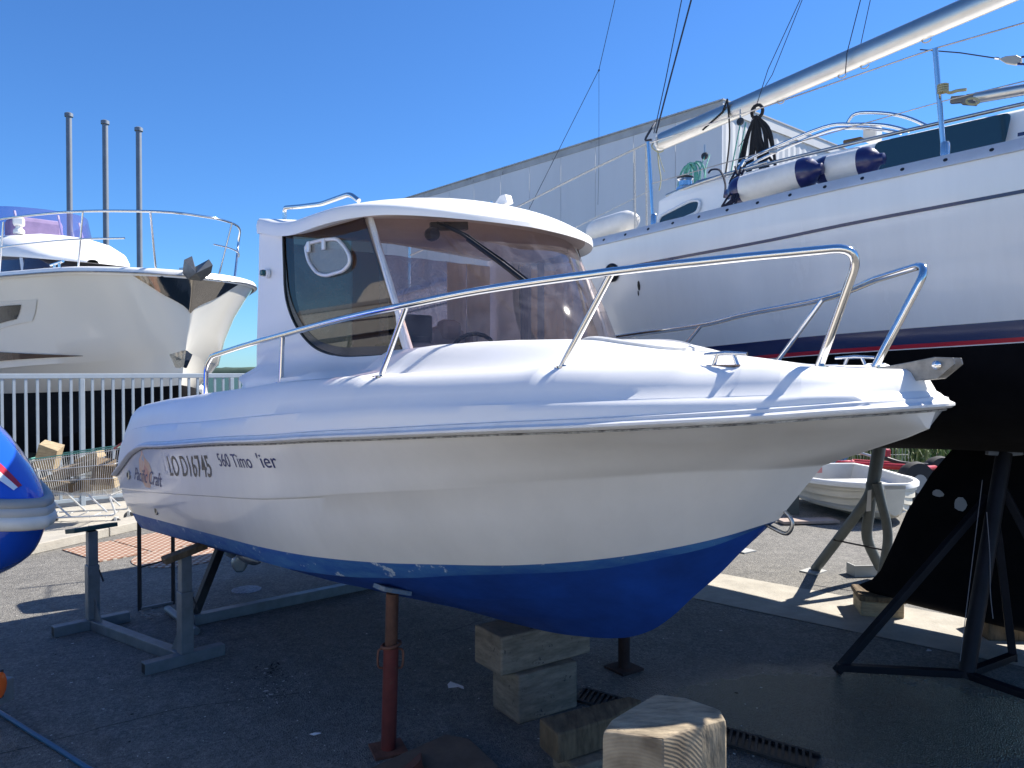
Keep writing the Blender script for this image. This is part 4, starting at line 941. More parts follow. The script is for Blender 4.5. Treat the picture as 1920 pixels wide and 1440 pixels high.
YG = mat('ivory yacht gelcoat', (.80, .77, .69), .16, coat=.6, bump=(.5, .02))
g = MB()
for sd in (-1, 1): g.grid(yrows([lin(ybt), ymix(ybt, ych, .5, .03), lin(ych), ymix(ych, ysh, .02, .03), ymix(ych, ysh, .3, -.05), ymix(ych, ysh, .6, -.08), ymix(ych, ysh, .85, -.04), lin(ysh)], sd))
g.build('yacht_hull', YG, yt, smooth=40)
g = MB()
for sd in (-1, 1): g.grid(yrows([lin(yke), ymix(yke, ybt, .12, .75), ymix(yke, ybt, .3, .85), ymix(yke, ybt, .6, .6), ymix(yke, ybt, .85, .25), lin(ybt)], sd))
g.build('underwater_hull', BLKAF, yt, smooth=40)
g = MB()
for sd in (-1, 1):
    g.grid([[yb(q[0] + a * (1 if q[1] < .05 else 0) * -1, sd * (q[1] + a * (1 if q[1] > .05 else 0)), q[2] + c) for q in (Sline(ysh, s) for s in yss)] for a, c in ((0, -.05), (.035, -.03), (.04, .02), (.01, .06), (-.04, .07), (-.06, .06))])
g.build('rubbing_strake', GEL, yt, smooth=50)
g = MB()
for sd in (-1, 1): g.tube([yb(q[0] - (.045 if q[1] < .05 else 0), sd * (q[1] + (.045 if q[1] > .05 else 0)), q[2] - .015) for q in (Sline(ysh, s) for s in yss)], .014, 6)
g.build('strake_insert', STEELD, yt, smooth=50)
g = MB(); g.grid([[yb(Sline(ysh, s)[0], x * (Sline(ysh, s)[1] - .05), Sline(ysh, s)[2] + .055 + .12 * (1 - x * x) * min(1, s * 5)) for s in yss] for x in [-1 + k / 6 for k in range(13)]]); g.build('yacht_deck', GELM, yt, smooth=50)
# chrome stem plate, wrapped round the bow
def yside(f_, z):   # half breadth on the topside at parameter s and height z
    a = Sline(ych, f_); c = Sline(ysh, f_); t = (z - a[2]) / (c[2] - a[2]); q = ymix(ych, ysh, t, np.interp(t, [.02, .3, .6, .85, 1], [.03, -.05, -.08, -.04, 0]))(f_); return q
CHR = mat('rippled chrome', (.36, .345, .33), .06, 1.0, bump=(3, .25))
g = MB()
for sd in (-1, 1):
    rows = []
    for k in range(13):
        s = (k / 12) ** 1.6 * .020; zt_ = Sline(ysh, s)[2] - .04; x = k / 12; zl = 2.72 + (zt_ - 2.72) * x ** 1.1
        r_ = []
        for j in range(9):
            z = zt_ + (zl - zt_) * j / 8; q = yside(s, z); r_.append(yb(q[0] - .012, sd * (q[1] + .012 * (k > 0)), z))
        rows.append(r_)
    g.grid(rows)
g.build('stem_plate', CHR, yt, smooth=60)
g = MB()
for sd in (-1, 1):
    g.add([yb(*q) for q in [(.34, 0, 2.16), (.38, 0, 2.0), (.44, 0, 1.88), (.52, sd * .09, 1.89), (.51, sd * .14, 2.01), (.52, sd * .19, 2.12)]], [(0, 1, 2, 3, 4, 5)])
g.build('keel_guard', CHR, yt)
# anchor on roller
anc = thing('anchor', 'grey plough anchor stowed on the bow roller of the motor yacht', 'anchor', yb(-.1, 0, 3.3))
g = MB(); g.beam(yb(.5, 0, 3.42), yb(-.12, 0, 3.38), .07, .05); g.build('shank', STEELD, anc, bevel=.01)
ag = mat('galvanised anchor grey', (.17, .18, .19), .5, .6, var=(9, .3))
def apx(x, y, d=0): return at(x, y, 11.45 + d)
g = MB(); g.add([apx(342, 512, .1), apx(345, 487, .0), apx(360, 480, .1), apx(366, 500, .0), apx(392, 486, -.1), apx(399, 497, -.1), (apx(396, 512, 0)), apx(378, 527, 0), apx(352, 524, 0), apx(368, 512, -.25)], [(0, 1, 9), (1, 2, 9), (2, 3, 9), (3, 4, 9), (4, 5, 9), (5, 6, 9), (6, 7, 9), (7, 8, 9), (8, 0, 9)])
g.add([apx(342, 512, .2), apx(345, 487, .2), apx(360, 480, .2), apx(366, 500, .2), apx(392, 486, .2), apx(399, 497, .2), (apx(396, 512, .2)), apx(378, 527, .2), apx(352, 524, .2)], [tuple(range(9))])
g.build('fluke', ag, anc)
# bow rail of yacht
prail = [(4.2, 2.1), (2.9, 1.98), (2.0, 1.75), (1.0, 1.36), (.35, .88), (-.06, .42), (-.14, 0)]
zr = 4.17
L_ = [(6.5, -2.25, 4.28)] + [(a, -b_, zr + .02 * a) for a, b_ in prail] + [(a, b_, zr) for a, b_ in reversed(prail[4:-1])] + [(.85, 1.12, 4.02), (.25, .75, 3.3)]
g = MB(); g.tube(arc([yb(*q) for q in L_], 5), .019, 8); g.build('yacht_bow_rail', STEEL, yt, smooth=60)
g = MB(); g.tube(arc([yb(a, -b_, 3.78) for a, b_ in [(6.5, 2.25)] + prail[:5]], 5), .013, 8); g.tube(arc([yb(a, b_, 3.78) for a, b_ in [(.9, 1.15), (.45, .92), (.1, .6), (-.08, .25)]], 4), .012, 8); g.build('yacht_mid_rail', STEEL, yt, smooth=60)
for sd, s0 in ((-1, 5.2), (-1, 2.6), (-1, .9), (-1, .12), (1, .12)):
    q = ysh(s0); rr = float(np.interp(s0, [p[0] for p in prail[::-1]], [p[1] for p in prail[::-1]])) if s0 < 4 else 2.2
    g = MB(); g.tube([yb(s0 + .12, sd * (q[0] - .12), q[1] + .05), yb(s0 - .05, sd * rr, zr)], .015, 8); g.build('yacht_stanchion', STEEL, yt, smooth=60)
# recess and side panel features
def ysd(s, z, o=.012): q = yside(s, z); return yb(q[0], -(q[1] + o), z)
def ypatch(topc, botc, name, m, o):
    g = MB(); rows = []
    for j in range(7):
        t = j / 6; rows.append([ysd(a[0] + (b_[0] - a[0]) * t, a[1] + (b_[1] - a[1]) * t, o) for a, b_ in zip(topc, botc)])
    g.grid(rows); g.build(name, m, yt)
BRN = mat('brown tinted panel', (.07, .04, .03), .15)
def lc(p, q, n=10): return [(p[0] + (q[0] - p[0]) * k / n, p[1] + (q[1] - p[1]) * k / n) for k in range(n + 1)]
ypatch(lc((.10, 2.075), (.28, 2.16)), lc((.10, 2.07), (.28, 2.0)), 'hull_side_panel', BRN, .03)
ypatch(lc((.150, 2.93), (.28, 2.93)), lc((.172, 2.62), (.28, 2.50)), 'window_recess', mat('pale recess', (.72, .70, .64), .3), .012)
ypatch(lc((.180, 2.87), (.28, 2.87)), lc((.200, 2.66), (.28, 2.58)), 'hull_window', DKW, .024)
# deckhouse with windows
g = MB(); rows = []
for s, w, z0, z1 in ((4.2, .15, 3.3, 3.35), (4.6, .7, 3.3, 3.75), (5.2, 1.0, 3.3, 4.05), (6.2, 1.25, 3.3, 4.3), (8, 1.4, 3.3, 4.4), (12, 1.4, 3.3, 4.4)):
    rows.append([yb(s, w * x, z0 + (z1 - z0) * zz) for x, zz in ((-1.08, 0), (-1, .6), (-.85, 1), (0, 1.06), (.85, 1), (1, .6), (1.08, 0))])
g.grid(rows); g.build('deckhouse', mat('dark tinted deckhouse glass', (.03, .035, .06), .08, coat=.5), yt, smooth=40)
g = MB(); rows = []
rf = pchip([(4.5, .1, 3.92), (4.8, .62, 3.95), (5.4, .98, 4.02), (6.2, 1.25, 4.10), (7.5, 1.5, 4.2), (12, 1.6, 4.25)])
for s in [4.5, 4.6, 4.8, 5.1, 5.4, 5.8, 6.2, 6.8, 7.5, 9, 12]:
    w, z = rf(s); h = min(.55, .06 + (s - 4.5) * .30); rows.append([yb(s, w * x, z + h * zz) for x, zz in ((-.9, -.02), (-1, .0), (-1.0, .15), (-.93, .5), (-.7, .8), (-.35, .97), (0, 1), (.35, .97), (.7, .8), (.93, .5), (1, .15), (1, 0), (.9, -.02))])
g.grid(rows, closed=True); g.build('yacht_roof', GEL, yt, smooth=40)
for s0 in (5.0, 6.0):
    g = MB(); g.beam(yb(s0, -1.02 - (s0 - 5) * .25, 3.45), yb(s0 + .4, -.98 - (s0 - 5) * .25, 4.0), .05, .03); g.build('window_post', GEL, yt)
FLY = glass('violet flybridge screen', (.55, .50, .74), 1.4, milky=.10, mcol=(.4, .36, .6))
g = MB(); fp = [(12, -1.3), (9.5, -1.3), (8.0, -1.2), (7.2, -.9), (6.9, -.3), (6.9, .3), (7.2, .8), (8, 1.1), (9.5, 1.2)]
P = arc([Vector((a, b_, 0)) for a, b_ in fp], 4)
g.grid([[yb(p.x, p.y, 4.66) for p in P], [yb(p.x + .3, p.y * .97, 5.32) for p in P]]); g.build('flybridge_screen', FLY, yt, smooth=60)
g = MB(); g.box(yb(8.0, -.1, 4.95), (.7, 1.0, .5), rz=math.atan2(YB.y, YB.x)); g.build('flybridge_seat', mat('lilac cover cloth', (.62, .52, .55), .8, var=(5, .25), bump=(6, .5)), yt, bevel=.1)
g = MB(); g.tube(arc([yb(12, -1.1, 5.5), yb(10, -1.1, 5.4), yb(8.8, -1.0, 5.25)], 4), .09, 10); g.build('rolled_cover', mat('taupe rolled canvas', (.30, .22, .21), .9, bump=(12, .8)), yt, smooth=60)
g = MB(); c = yb(6.5, -.75, 4.62); g.lathe([(.11, 0), (.10, .08), (.06, .12), (.05, .18)], c, n=16); g.box(c + Vector((0, 0, .25)), (.2, .22, .16), rz=.5); g.build('searchlight', GEL, yt, bevel=.03)
for a, b_ in ((7.1, -.6), (7.0, .2), (7.6, .8)):
    g = MB(); g.tube([yb(a, b_, 4.66), yb(a + .35, b_, 5.25)], .025, 6); g.build('screen_strut', GEL, yt)
g = MB(); c = yb(1.5, -1.45, 3.36)
for k in (-.12, .12): g.tube([c + YB * k, c + YB * k + Vector((0, 0, .1))], .02, 8)
g.tube([c - YB * .3 + Vector((0, 0, .11)), c + YB * .3 + Vector((0, 0, .11))], .02, 8); g.build('mooring_cleat', STEEL, yt, smooth=50)
# cradle blocks under yacht
for i, (s, w) in enumerate(((3, 0), (6, 0), (9, 0))):
    g = MB(); z1 = float(yke(s)[1]) ; g.box(yb(s, w, z1 / 2 + .02), (.5, .35, z1), rz=.9); top(g.build('keel_block', WOODD, None, bevel=.01), ['front', 'middle', 'rear'][i] + ' timber block under the keel of the motor yacht behind the fence', 'timber block')

# ================================================================== FENCE
F0 = Vector((-6.75, 9.24, 0)); F1 = Vector((-3.3, 12.76, 0)); FD = (F1 - F0); FL = FD.length; FD.normalize()
fe = thing('fence', 'grey painted steel railing fence in front of the motor yacht', 'fence', F0)
g = MB(); g.beam(F0 + Vector((0, 0, 1.77)), F1 + Vector((0, 0, 1.77)), .05, .065); g.build('top_rail', FENCE, fe, bevel=.006)
g = MB(); g.beam(F0 + Vector((0, 0, .12)), F1 + Vector((0, 0, .12)), .04, .05); g.build('bottom_rail', FENCE, fe, bevel=.005)
nb_ = int(FL / .13)
bar = None
for i in range(nb_ + 1):
    p = F0 + FD * (i * .13)
    if i % 16 == 11:
        g = MB(); g.beam(p, p + Vector((0, 0, 1.735)), .06, .06, up=tuple(FD)); g.build('fence_post', FENCE, fe, bevel=.005); continue
    if bar is None:
        g = MB(); g.beam(p + Vector((0, 0, .147)), p + Vector((0, 0, 1.735)), .03, .03, up=tuple(FD)); bar = g.build('fence_bar', FENCE, fe); bp_ = p
    else:
        o = bar.copy(); COL.objects.link(o); o.parent = fe; o.location = p - bp_
# piles
for i, (px, py, pb) in enumerate(((129, 213, 0), (197, 227, 0), (260, 240, 0))):
    Yp = 48; a = at(px, py, Yp); r_ = .17
    g = MB(); g.lathe([(r_, -2.6), (r_, a.z - .02)], (a.x, Yp, 0), n=14)
    t = thing('mooring_pile', ['leftmost', 'middle', 'rightmost'][i] + ' of the three tall grey steel piles rising behind the motor yacht', 'pile', (a.x, Yp, -2.5))
    g.build('pile_tube', mat('pile steel', (.20, .23, .27), .5, .3, var=(1, .2)), t, smooth=40)
    g = MB(); g.lathe([(r_ * 1.45, 0), (r_ * 1.45, .2), (r_ * .8, .26)], (a.x, Yp, a.z - .2), n=14); g.build('pile_cap', MATS['pile steel'], t, smooth=40)
# far white outboard / small boat behind the fence
ob = thing('outboard_motor', 'white outboard motor seen through the fence beside the yacht keel', 'outboard motor', at(370, 745, 14.5))
g = MB(); c = at(366, 735, 14.5); g.box(c, (.36, .3, .26), rz=.2); g.build('cowl', GEL, ob, bevel=.08)
g = MB(); g.box(c - Vector((0, 0, .25)), (.3, .12, .3)); g.box(c - Vector((.1, 0, .62)), (.10, .10, .62)); g.build('bracket', BLACK, ob, bevel=.02)
top(MB().box(at(366, 735, 14.5) - Vector((.12, 0, 1.05)) , (.5, .5, .75)).build('storage_crate', BLACK, None, bevel=.02), 'dark crate carrying the white outboard motor', 'crate')

# ================================================================== BLUE BOAT at left edge
bp0 = at(78, 964, 3.3); BB = Vector((-1, .25, 0)).normalized(); BR_ = Vector((.25, 1, 0)).normalized()
def lb(s, w, z): return bp0 + BB * s + BR_ * w + Vector((0, 0, z))
bb_ = thing('blue_boat', 'glossy blue boat bow with grey and white rubber rail at the left edge', 'boat', bp0 - Vector((-1, 0, .6)) * 0 + BB * 1.0)
BL = mat('glossy blue hull', (.012, .085, .55), .12, coat=.7)
hw = pchip([(0, 0.0), (.03, .06), (.12, .14), (.3, .27), (.7, .5), (1.4, .75), (3.5, .95)])
rz_ = pchip([(0, 0), (.3, .035), (1, .12), (3.5, .25)])
tz_ = pchip([(0, .0), (.03, .06), (.10, .135), (.24, .24), (.6, .40), (1.2, .55), (3.5, .6)])
dz_ = pchip([(0, 0), (.03, -.05), (.10, -.15), (.22, -.24), (.5, -.38), (1.2, -.55), (3.5, -.6)])
sl_ = [3.5 * (i / 40) ** 2.2 for i in range(41)]
g = MB()
for sd in (-1, 1):
    rows = []
    for k in range(9):
        x = k / 8 * math.pi / 2; rows.append([lb(s, sd * float(hw(s)[0]) * max(0.0, math.cos(x)) ** .8, float(rz_(s)[0]) + float(tz_(s)[0]) * math.sin(x)) for s in sl_])
    g.grid(rows)
g.build('upper_hull', BL, bb_, smooth=60)
g = MB()
for sd in (-1, 1):
    rows = []
    for k in range(9):
        x = k / 8 * math.pi / 2; rows.append([lb(s, sd * float(hw(s)[0]) * max(0.0, math.cos(x)) ** .8 * .97, float(rz_(s)[0]) - .05 * min(1, s * 8) + float(dz_(s)[0]) * math.sin(x)) for s in sl_])
    g.grid(rows)
g.build('lower_hull', mat('deep blue hull', (.006, .06, .42), .15, coat=.6), bb_, smooth=60)
for nm, c0, r_, m_ in (('rubber_rail', .045, .026, mat('grey rubber rail', (.30, .30, .29), .5)), ('rubber_rail', .012, .030, mat('pale rubber rail', (.42, .42, .41), .6)), ('rubber_rail', -.03, .036, mat('white rubber rail', (.68, .67, .63), .45, var=(8, .15)))):
    g = MB(); pp = []
    for i in list(range(40, -1, -1)): s = sl_[i]; pp.append(lb(s, -float(hw(s)[0]), float(rz_(s)[0]) + c0))
    for i in range(1, 41): s = sl_[i]; pp.append(lb(s, float(hw(s)[0]), float(rz_(s)[0]) + c0))
    g.tube(pp, r_, 10); g.build(nm, m_, bb_, smooth=60)
g = MB(); sr = [s for s in sl_ if s > .07]
for x0, x1, mi in ((.66, .80, 0), (.80, .92, 1)):
    rows = []
    for x in (x0, (x0 + x1) / 2, x1):
        th = x * math.pi / 2; rows.append([lb(s, -float(hw(s)[0]) * math.cos(th) ** .8 - .004, float(rz_(s)[0]) + float(tz_(s)[0]) * math.sin(th) + .004) for s in sr])
    g.grid(rows, mi)
g.build('hull_graphic', [GEL, REDP], bb_, smooth=60)
# trailer carrying it
tra = thing('boat_trailer', 'galvanised trailer under the blue boat with orange side marker lamp at the left edge', 'trailer', (-3.3, 3.5, 0))
g = MB(); g.beam((-2.22, 3.35, .42), (-4.6, 4.0, .42), .08, .1); g.beam((-2.4, 3.45, .42), (-2.4, 3.2, .42), .05, .05); g.build('trailer_frame', GALV, tra, bevel=.005)
g = MB(); g.beam((-2.9, 3.55, .47), (-2.9, 3.55, .75), .08, .08, up=(1, 0, 0)); g.beam((-4.2, 3.9, .47), (-4.2, 3.9, .62), .08, .08, up=(1, 0, 0)); g.build('trailer_post', GALV, tra)
g = MB(); lp = at(-3, 1284, 3.2); g.lathe([(.022, 0), (.032, .004), (.032, .010), (.022, .016)], lp, axis=(.97, -.25, 0), n=14); g.v = [Vector((v.x, v.y, lp.z + (v.z - lp.z) * 1.7)) for v in g.v]; g.build('marker_lamp', mat('orange lens', (.75, .12, .02), .2, coat=.5), tra, smooth=50)
g = MB(); g.box(lp + Vector((-.03, .02, -.01)), (.05, .05, .12)); g.box(lp + Vector((-.045, .03, -.08)), (.02, .02, .10)); g.build('lamp_bracket', BLACK, tra, bevel=.004)
for y in (3.35, 4.45):
    g = MB(); g.lathe([(.17, -.07), (.26, -.06), (.27, 0), (.26, .06), (.17, .07)], (-3.9, y, .27), axis=(.25, 1, 0), n=24); w = g.build('trailer_wheel', TYRE, tra, smooth=40)

# ================================================================== SUPPORT STANDS
def sqtube(g, a, b_, w): g.beam(a, b_, w, w)
ts_ = thing('boat_stand', 'low grey galvanised trestle with two padded posts left of the cabin boat', 'boat stand', (-2.5, 5.1, 0))
nA = Vector((-2.04, 4.77, .036)); fA = Vector((-2.98, 5.43, .036)); dd = (fA - nA).normalized(); cr = Vector((-dd.y, dd.x, 0))
ca_ = Vector((.72, .70, 0)).normalized()
g = MB(); g.beam(nA + dd * .037, fA - dd * .037, .068, .068); g.build('cross_beam', GALV, ts_, bevel=.004)
for p in (nA, fA):
    g = MB(); g.beam(p - ca_ * .25, p + ca_ * .24, .072, .072)
    g.build('foot', GALV, ts_, bevel=.004)
    g = MB(); e = p - ca_ * .2505; g.beam(e, e + ca_ * .004, .056, .056); g.build('tube_opening', BLACK, ts_)
    g = MB(); g.beam(p + Vector((0, 0, .037)), p + Vector((0, 0, .42)), .078, .078, up=tuple(ca_)); g.build('outer_post', GALV, ts_, bevel=.005)
    g = MB(); g.beam(p + Vector((0, 0, .42)), p + Vector((0, 0, .66)), .064, .064, up=tuple(ca_)); g.build('inner_post', GALV, ts_, bevel=.004)
    g = MB(); g.tube([p + Vector((-.05, 0, .38)), p + Vector((.05, 0, .38)), p + Vector((.08, 0, .30))], .006, 6); g.build('locking_pin', DARKP, ts_)
g = MB(); g.prism([nA + dd * .04 + Vector((0, 0, .035)), nA + dd * .14 + Vector((0, 0, .035)), nA + dd * .04 + Vector((0, 0, .2))], 0, tuple(cr * .008)); g.build('gusset', GALV, ts_)
g = MB(); g.prism([fA - dd * .04 + Vector((0, 0, .035)), fA - dd * .14 + Vector((0, 0, .035)), fA - dd * .04 + Vector((0, 0, .2))], 0, tuple(cr * .008)); g.build('gusset', GALV, ts_)
rt = Matrix.Rotation(math.atan2(dd.y, dd.x), 3, 'Z') @ Matrix.Rotation(.16, 3, 'Y')
g = MB(); g.box(fA + Vector((0, 0, .68)), (.14, .30, .03), rot=rt); g.build('support_pad', TEAL, ts_, bevel=.004)
g = MB(); g.box(nA + Vector((0, 0, .66)), (.09, .26, .04), rot=Matrix.Rotation(-.9, 3, 'Z') @ Matrix.Rotation(.25, 3, 'X')); g.build('support_pad', WOODD, ts_, bevel=.006)
# second dark stand behind, angle frame and ground beam
s2 = thing('boat_stand', 'dark thin angle iron frame standing under the stern of the cabin boat', 'boat stand', gr(262, 1145))
a = gr(262, 1145); b_ = gr(325, 1132)
g = MB(); g.beam(a, a + Vector((0, 0, .70)), .022, .022, up=(1, 0, 0)); g.build('upright', DARKP, s2)
g = MB(); g.beam(b_, b_ + Vector((0, 0, .72)), .022, .022, up=(1, 0, 0)); g.build('upright', DARKP, s2)
g = MB(); g.beam(a + Vector((0, 0, .012)), b_ + Vector((0, 0, .012)), .022, .02); g.build('base_bar', GALV, s2); 
g = MB(); g.beam(a + Vector((0, 0, .33)), b_ + Vector((0, 0, .36)), .01, .01); g.build('brace', DARKP, s2)
s3 = thing('boat_stand', 'dark leaning post welded to a long steel beam on the ground under the stern', 'boat stand', gr(365, 1160))
A = gr(362, 1162, .04); B = gr(700, 1092, .04)
g = MB(); g.beam(A, B, .08, .075); g.build('ground_beam', GALV, s3, bevel=.004)
g = MB(); g.beam(A + Vector((0, .03, .04)), A + Vector((.20, .25, .70)), .05, .06); g.build('leaning_post', DARKP, s3, bevel=.003)
g = MB(); g.box(A + Vector((.16, .2, .70)), (.3, .12, .05), rz=-.6); g.build('support_pad', DARKP, s3, bevel=.004)
top(MB().tube([gr(314, 1142, .028), gr(368, 1184, .028)], .027, 14).build('steel_pipe', GALV, None, smooth=40), 'short grey pipe lying on the ground beside the trestle', 'pipe')
# screw jacks
j1 = thing('screw_jack', 'rusty red steel prop with collar under the near side of the cabin boat', 'screw jack', (-.592, 3.67, 0))
jb = Vector((-.595, 3.67, 0)); jt = Vector((-.565, 3.62, .80))
def jp(t): return jb.lerp(jt, t)
g = MB(); g.tube([jp(0.01), jp(.64)], .036, 16); g.build('outer_tube', REDJ, j1, smooth=40)
g = MB(); g.tube([jp(.6), jp(.97)], .030, 16); g.build('inner_tube', mat('rusted brown tube', (.17, .07, .04), .7, var=(14, .5)), j1, smooth=40)
g = MB(); g.tube([jp(.655 + 0.0) + Vector((.045 * math.cos(a), .05 * math.sin(a), .008 * math.cos(a))) for a in [k * math.pi / 8 for k in range(17)]], .007, 6)
g.build('collar_ring', RUST, j1, smooth=60)
for sx in (-1, 1):
    g = MB(); g.tube(arc([jp(.63) + Vector((sx * .038, 0, 0)), jp(.62) + Vector((sx * .058, -.01, 0)), jp(.53) + Vector((sx * .058, -.01, 0)), jp(.51) + Vector((sx * .036, 0, 0))], 4), .0055, 6); g.build('collar_handle', RUST, j1, smooth=60)
g = MB(); g.box(jb + Vector((0, 0, .006)), (.16, .16, .012), rz=.4); g.build('base_plate', RUST, j1)
g = MB(); g.box(jp(1.0) + Vector((-.0, 0, -.008)), (.10, .16, .022), rot=Matrix.Rotation(-.85, 3, 'Z') @ Matrix.Rotation(-.32, 3, 'X')); g.build('pad', mat('blue smeared wood pad', (.32, .30, .24), .8, var=(12, .6), col2=(.06, .18, .35)), j1, bevel=.003)
j2 = thing('screw_jack', 'dark steel prop standing behind the forefoot of the cabin boat', 'screw jack', (.686, 4.68, 0))
g = MB(); g.tube([(.686, 4.68, .01), (.686, 4.68, .9)], .036, 14); g.build('outer_tube', mat('near black rusted steel', (.045, .022, .018), .8, var=(12, .5)), j2, smooth=40)
g = MB(); g.box((.686, 4.68, .008), (.17, .17, .014), rz=.6); g.build('base_plate', MATS['near black rusted steel'], j2)
# grey tripod
gt = thing('tripod_prop', 'grey steel tripod prop under the sailing yacht in front of the dinghy', 'tripod prop', (3.05, 6.7, 0))
GT = mat('grey green tripod paint', (.13, .15, .15), .5, .2, var=(6, .25), spots=(18, .68, (.25, .25, .24)))
tp = at(1651, 825, 6.45); tj = at(1634, 925, 6.45)
def bent(name, pts, r, m, par): g = MB(); g.tube(arc(pts, 5), r, 12); return g.build(name, m, par, smooth=50)
bent('centre_post', [tp, tj], .052, GT, gt)
bent('tripod_leg', [at(1634, 905, 6.45), at(1620, 945, 6.5), gr(1528, 1068, .01)], .043, GT, gt)
bent('tripod_leg', [at(1637, 905, 6.5), at(1630, 960, 6.55), at(1626, 1010, 6.62), at(1650, 1064, 6.75)], .044, GT, gt)
bent('tripod_leg', [at(1644, 905, 6.4), at(1652, 940, 6.4), at(1662, 980, 6.4), at(1664, 1020, 6.4), at(1652, 1085, 6.42)], .038, GT, gt)
g = MB(); g.tube([at(1563, 1012, 6.75), at(1655, 1031, 6.5)], .008, 6); g.build('tie_rod', DARKP, gt)
g = MB(); c = gr(1525, 1072); g.box(c + Vector((0, 0, .006)), (.2, .16, .012), rz=.7); g.build('foot_plate', mat('pale galvanised plate', (.42, .42, .40), .6, .3), gt)
g = MB(); A = gr(1600, 1083); g.box(A + Vector((.13, .03, .05)), (.22, .012, .10), rz=.1); g.box(A + Vector((.02, .09, .05)), (.012, .14, .10), rz=.1); g.box(A + Vector((.13, .10, .003)), (.22, .14, .006), rz=.1); g.build('channel_foot', MATS['pale galvanised plate'], gt)
# pale label on post
g = MB(); g.add([at(1627, 920, 6.39), at(1634, 918, 6.39), at(1633, 958, 6.41), at(1624, 959, 6.41)], [(0, 1, 2, 3)]); g.build('post_label', mat('pale sticker', (.6, .6, .58), .6), gt)
# second grey prop: hidden base plate behind the bow
g = MB(); c = gr(1395, 1034); g.box(c + Vector((0, 0, .008)), (.18, .16, .014), rz=.6); top(g.build('base_plate', MATS['pale galvanised plate']), 'pale steel plate on the asphalt behind the cabin boat bow', 'steel plate')
# black tripod jack near right
bt = thing('tripod_jack', 'black steel tripod jack with screw top against the sailing yacht keel', 'tripod jack', (2.7, 4.6, 0))
BK = mat('black painted steel', (.006, .007, .014), .55, .0, spec=.3, var=(8, .5), spots=(25, .72, (.08, .05, .03)))
ap = at(1883, 850, 4.78); fa = Vector((1.955, 4.6, .015)); fb_ = Vector((2.66, 4.48, .02)); fc = Vector((3.128, 4.765, .02)); fd = Vector((3.45, 4.45, .02))
g = MB(); g.tube([ap, fb_], .046, 14); g.build('main_tube', BK, bt, smooth=40)
for P_, Q_ in ((at(1854, 932, 4.78), fa), (at(1862, 930, 4.82), fc), (at(1872, 900, 4.8), fd)):
    g = MB(); g.beam(P_, Q_, .045, .045); g.build('leg', BK, bt, bevel=.003)
for P_, Q_ in ((fa, fb_), (fb_, fc), (fb_, Vector((3.0, 3.85, .02)))):
    g = MB(); g.beam(P_ + Vector((0, 0, .03)), Q_ + Vector((0, 0, .03)), .05, .04); g.build('base_bar', BK, bt, bevel=.003)
SCR = mat('grey screw thread', (.14, .16, .19), .5, .5)
g = MB(); z0 = ap + Vector((.0, 0, .0)); g.lathe([(.024 if k % 2 else .028, k * .012) for k in range(15)], ap, n=14); g.build('screw', SCR, bt)
g = MB(); 
for sx in (-1, 1): g.beam(ap + Vector((0, 0, -.005)), ap + Vector((sx * .11, 0, .005)), .035, .03)
g.lathe([(.04, -.03), (.045, 0), (.04, .03)], ap, n=12); g.build('wing_nut', SCR, bt, bevel=.005)
g = MB(); g.box(ap + Vector((.01, 0, .18)), (.14, .14, .02)); g.build('pad', BK, bt)
g = MB(); g.tube(arc([at(1850, 960, 4.6), at(1856, 1040, 4.58), at(1857, 1110, 4.56), at(1862, 1160, 4.54)], 5), .0025, 5); g.tube([at(1842, 900, 4.62), at(1800, 1240, 4.4)], .002, 5); g.build('loose_wire', mat('grey wire', (.2, .2, .22), .6), bt)
# ================================================================== TIMBER BLOCKS
def timber(name, pts_top, z0, z1, m, label, bev=.012, jit=.004, cat='timber block'):
    g = MB(); g.prism([Vector((p[0] + random.uniform(-jit, jit), p[1] + random.uniform(-jit, jit), z0)) for p in pts_top], 0, (0, 0, z1 - z0))
    o = g.build(name, m, None, bevel=bev); return top(o, label, cat)
def rect(c, a, L_, Wd): # corner, angle
    u = Vector((math.cos(a), math.sin(a), 0)); v = Vector((-u.y, u.x, 0)); c = Vector(c); return [c, c + u * L_, c + u * L_ + v * Wd, c + v * Wd]
GT_ = mat('grey weathered beam', (.29, .24, .18), .85, var=(7, .5), bump=(12, .6), spots=(20, .60, (.07, .06, .055)), stretch=(1, 1, 4))
c = gr(980, 1360); 
timber('timber_block', rect((c.x - .02, c.y, 0), .58, .385, .26), .0, .255, GT_, 'squat grey timber block on the asphalt, lower one of the stack under the keel')
g = MB(); pz = [Vector((c.x - .165, c.y + .25, .03)), Vector((c.x - .01, c.y + .012, .03)), Vector((c.x - .01, c.y + .012, .22)), Vector((c.x - .13, c.y + .2, .24))]
timber('timber_block', rect((c.x - .11, c.y - .02, 0), .60, .60, .26), .258, .46, GT_, 'longer grey timber beam lying on the lower block, touching the blue keel')
LOGW = mat('sawn log face', (.42, .34, .23), .85, var=(7, .6), bump=(16, .7), spots=(11, .64, (.10, .085, .07)), stretch=(1.5, 5, 1))
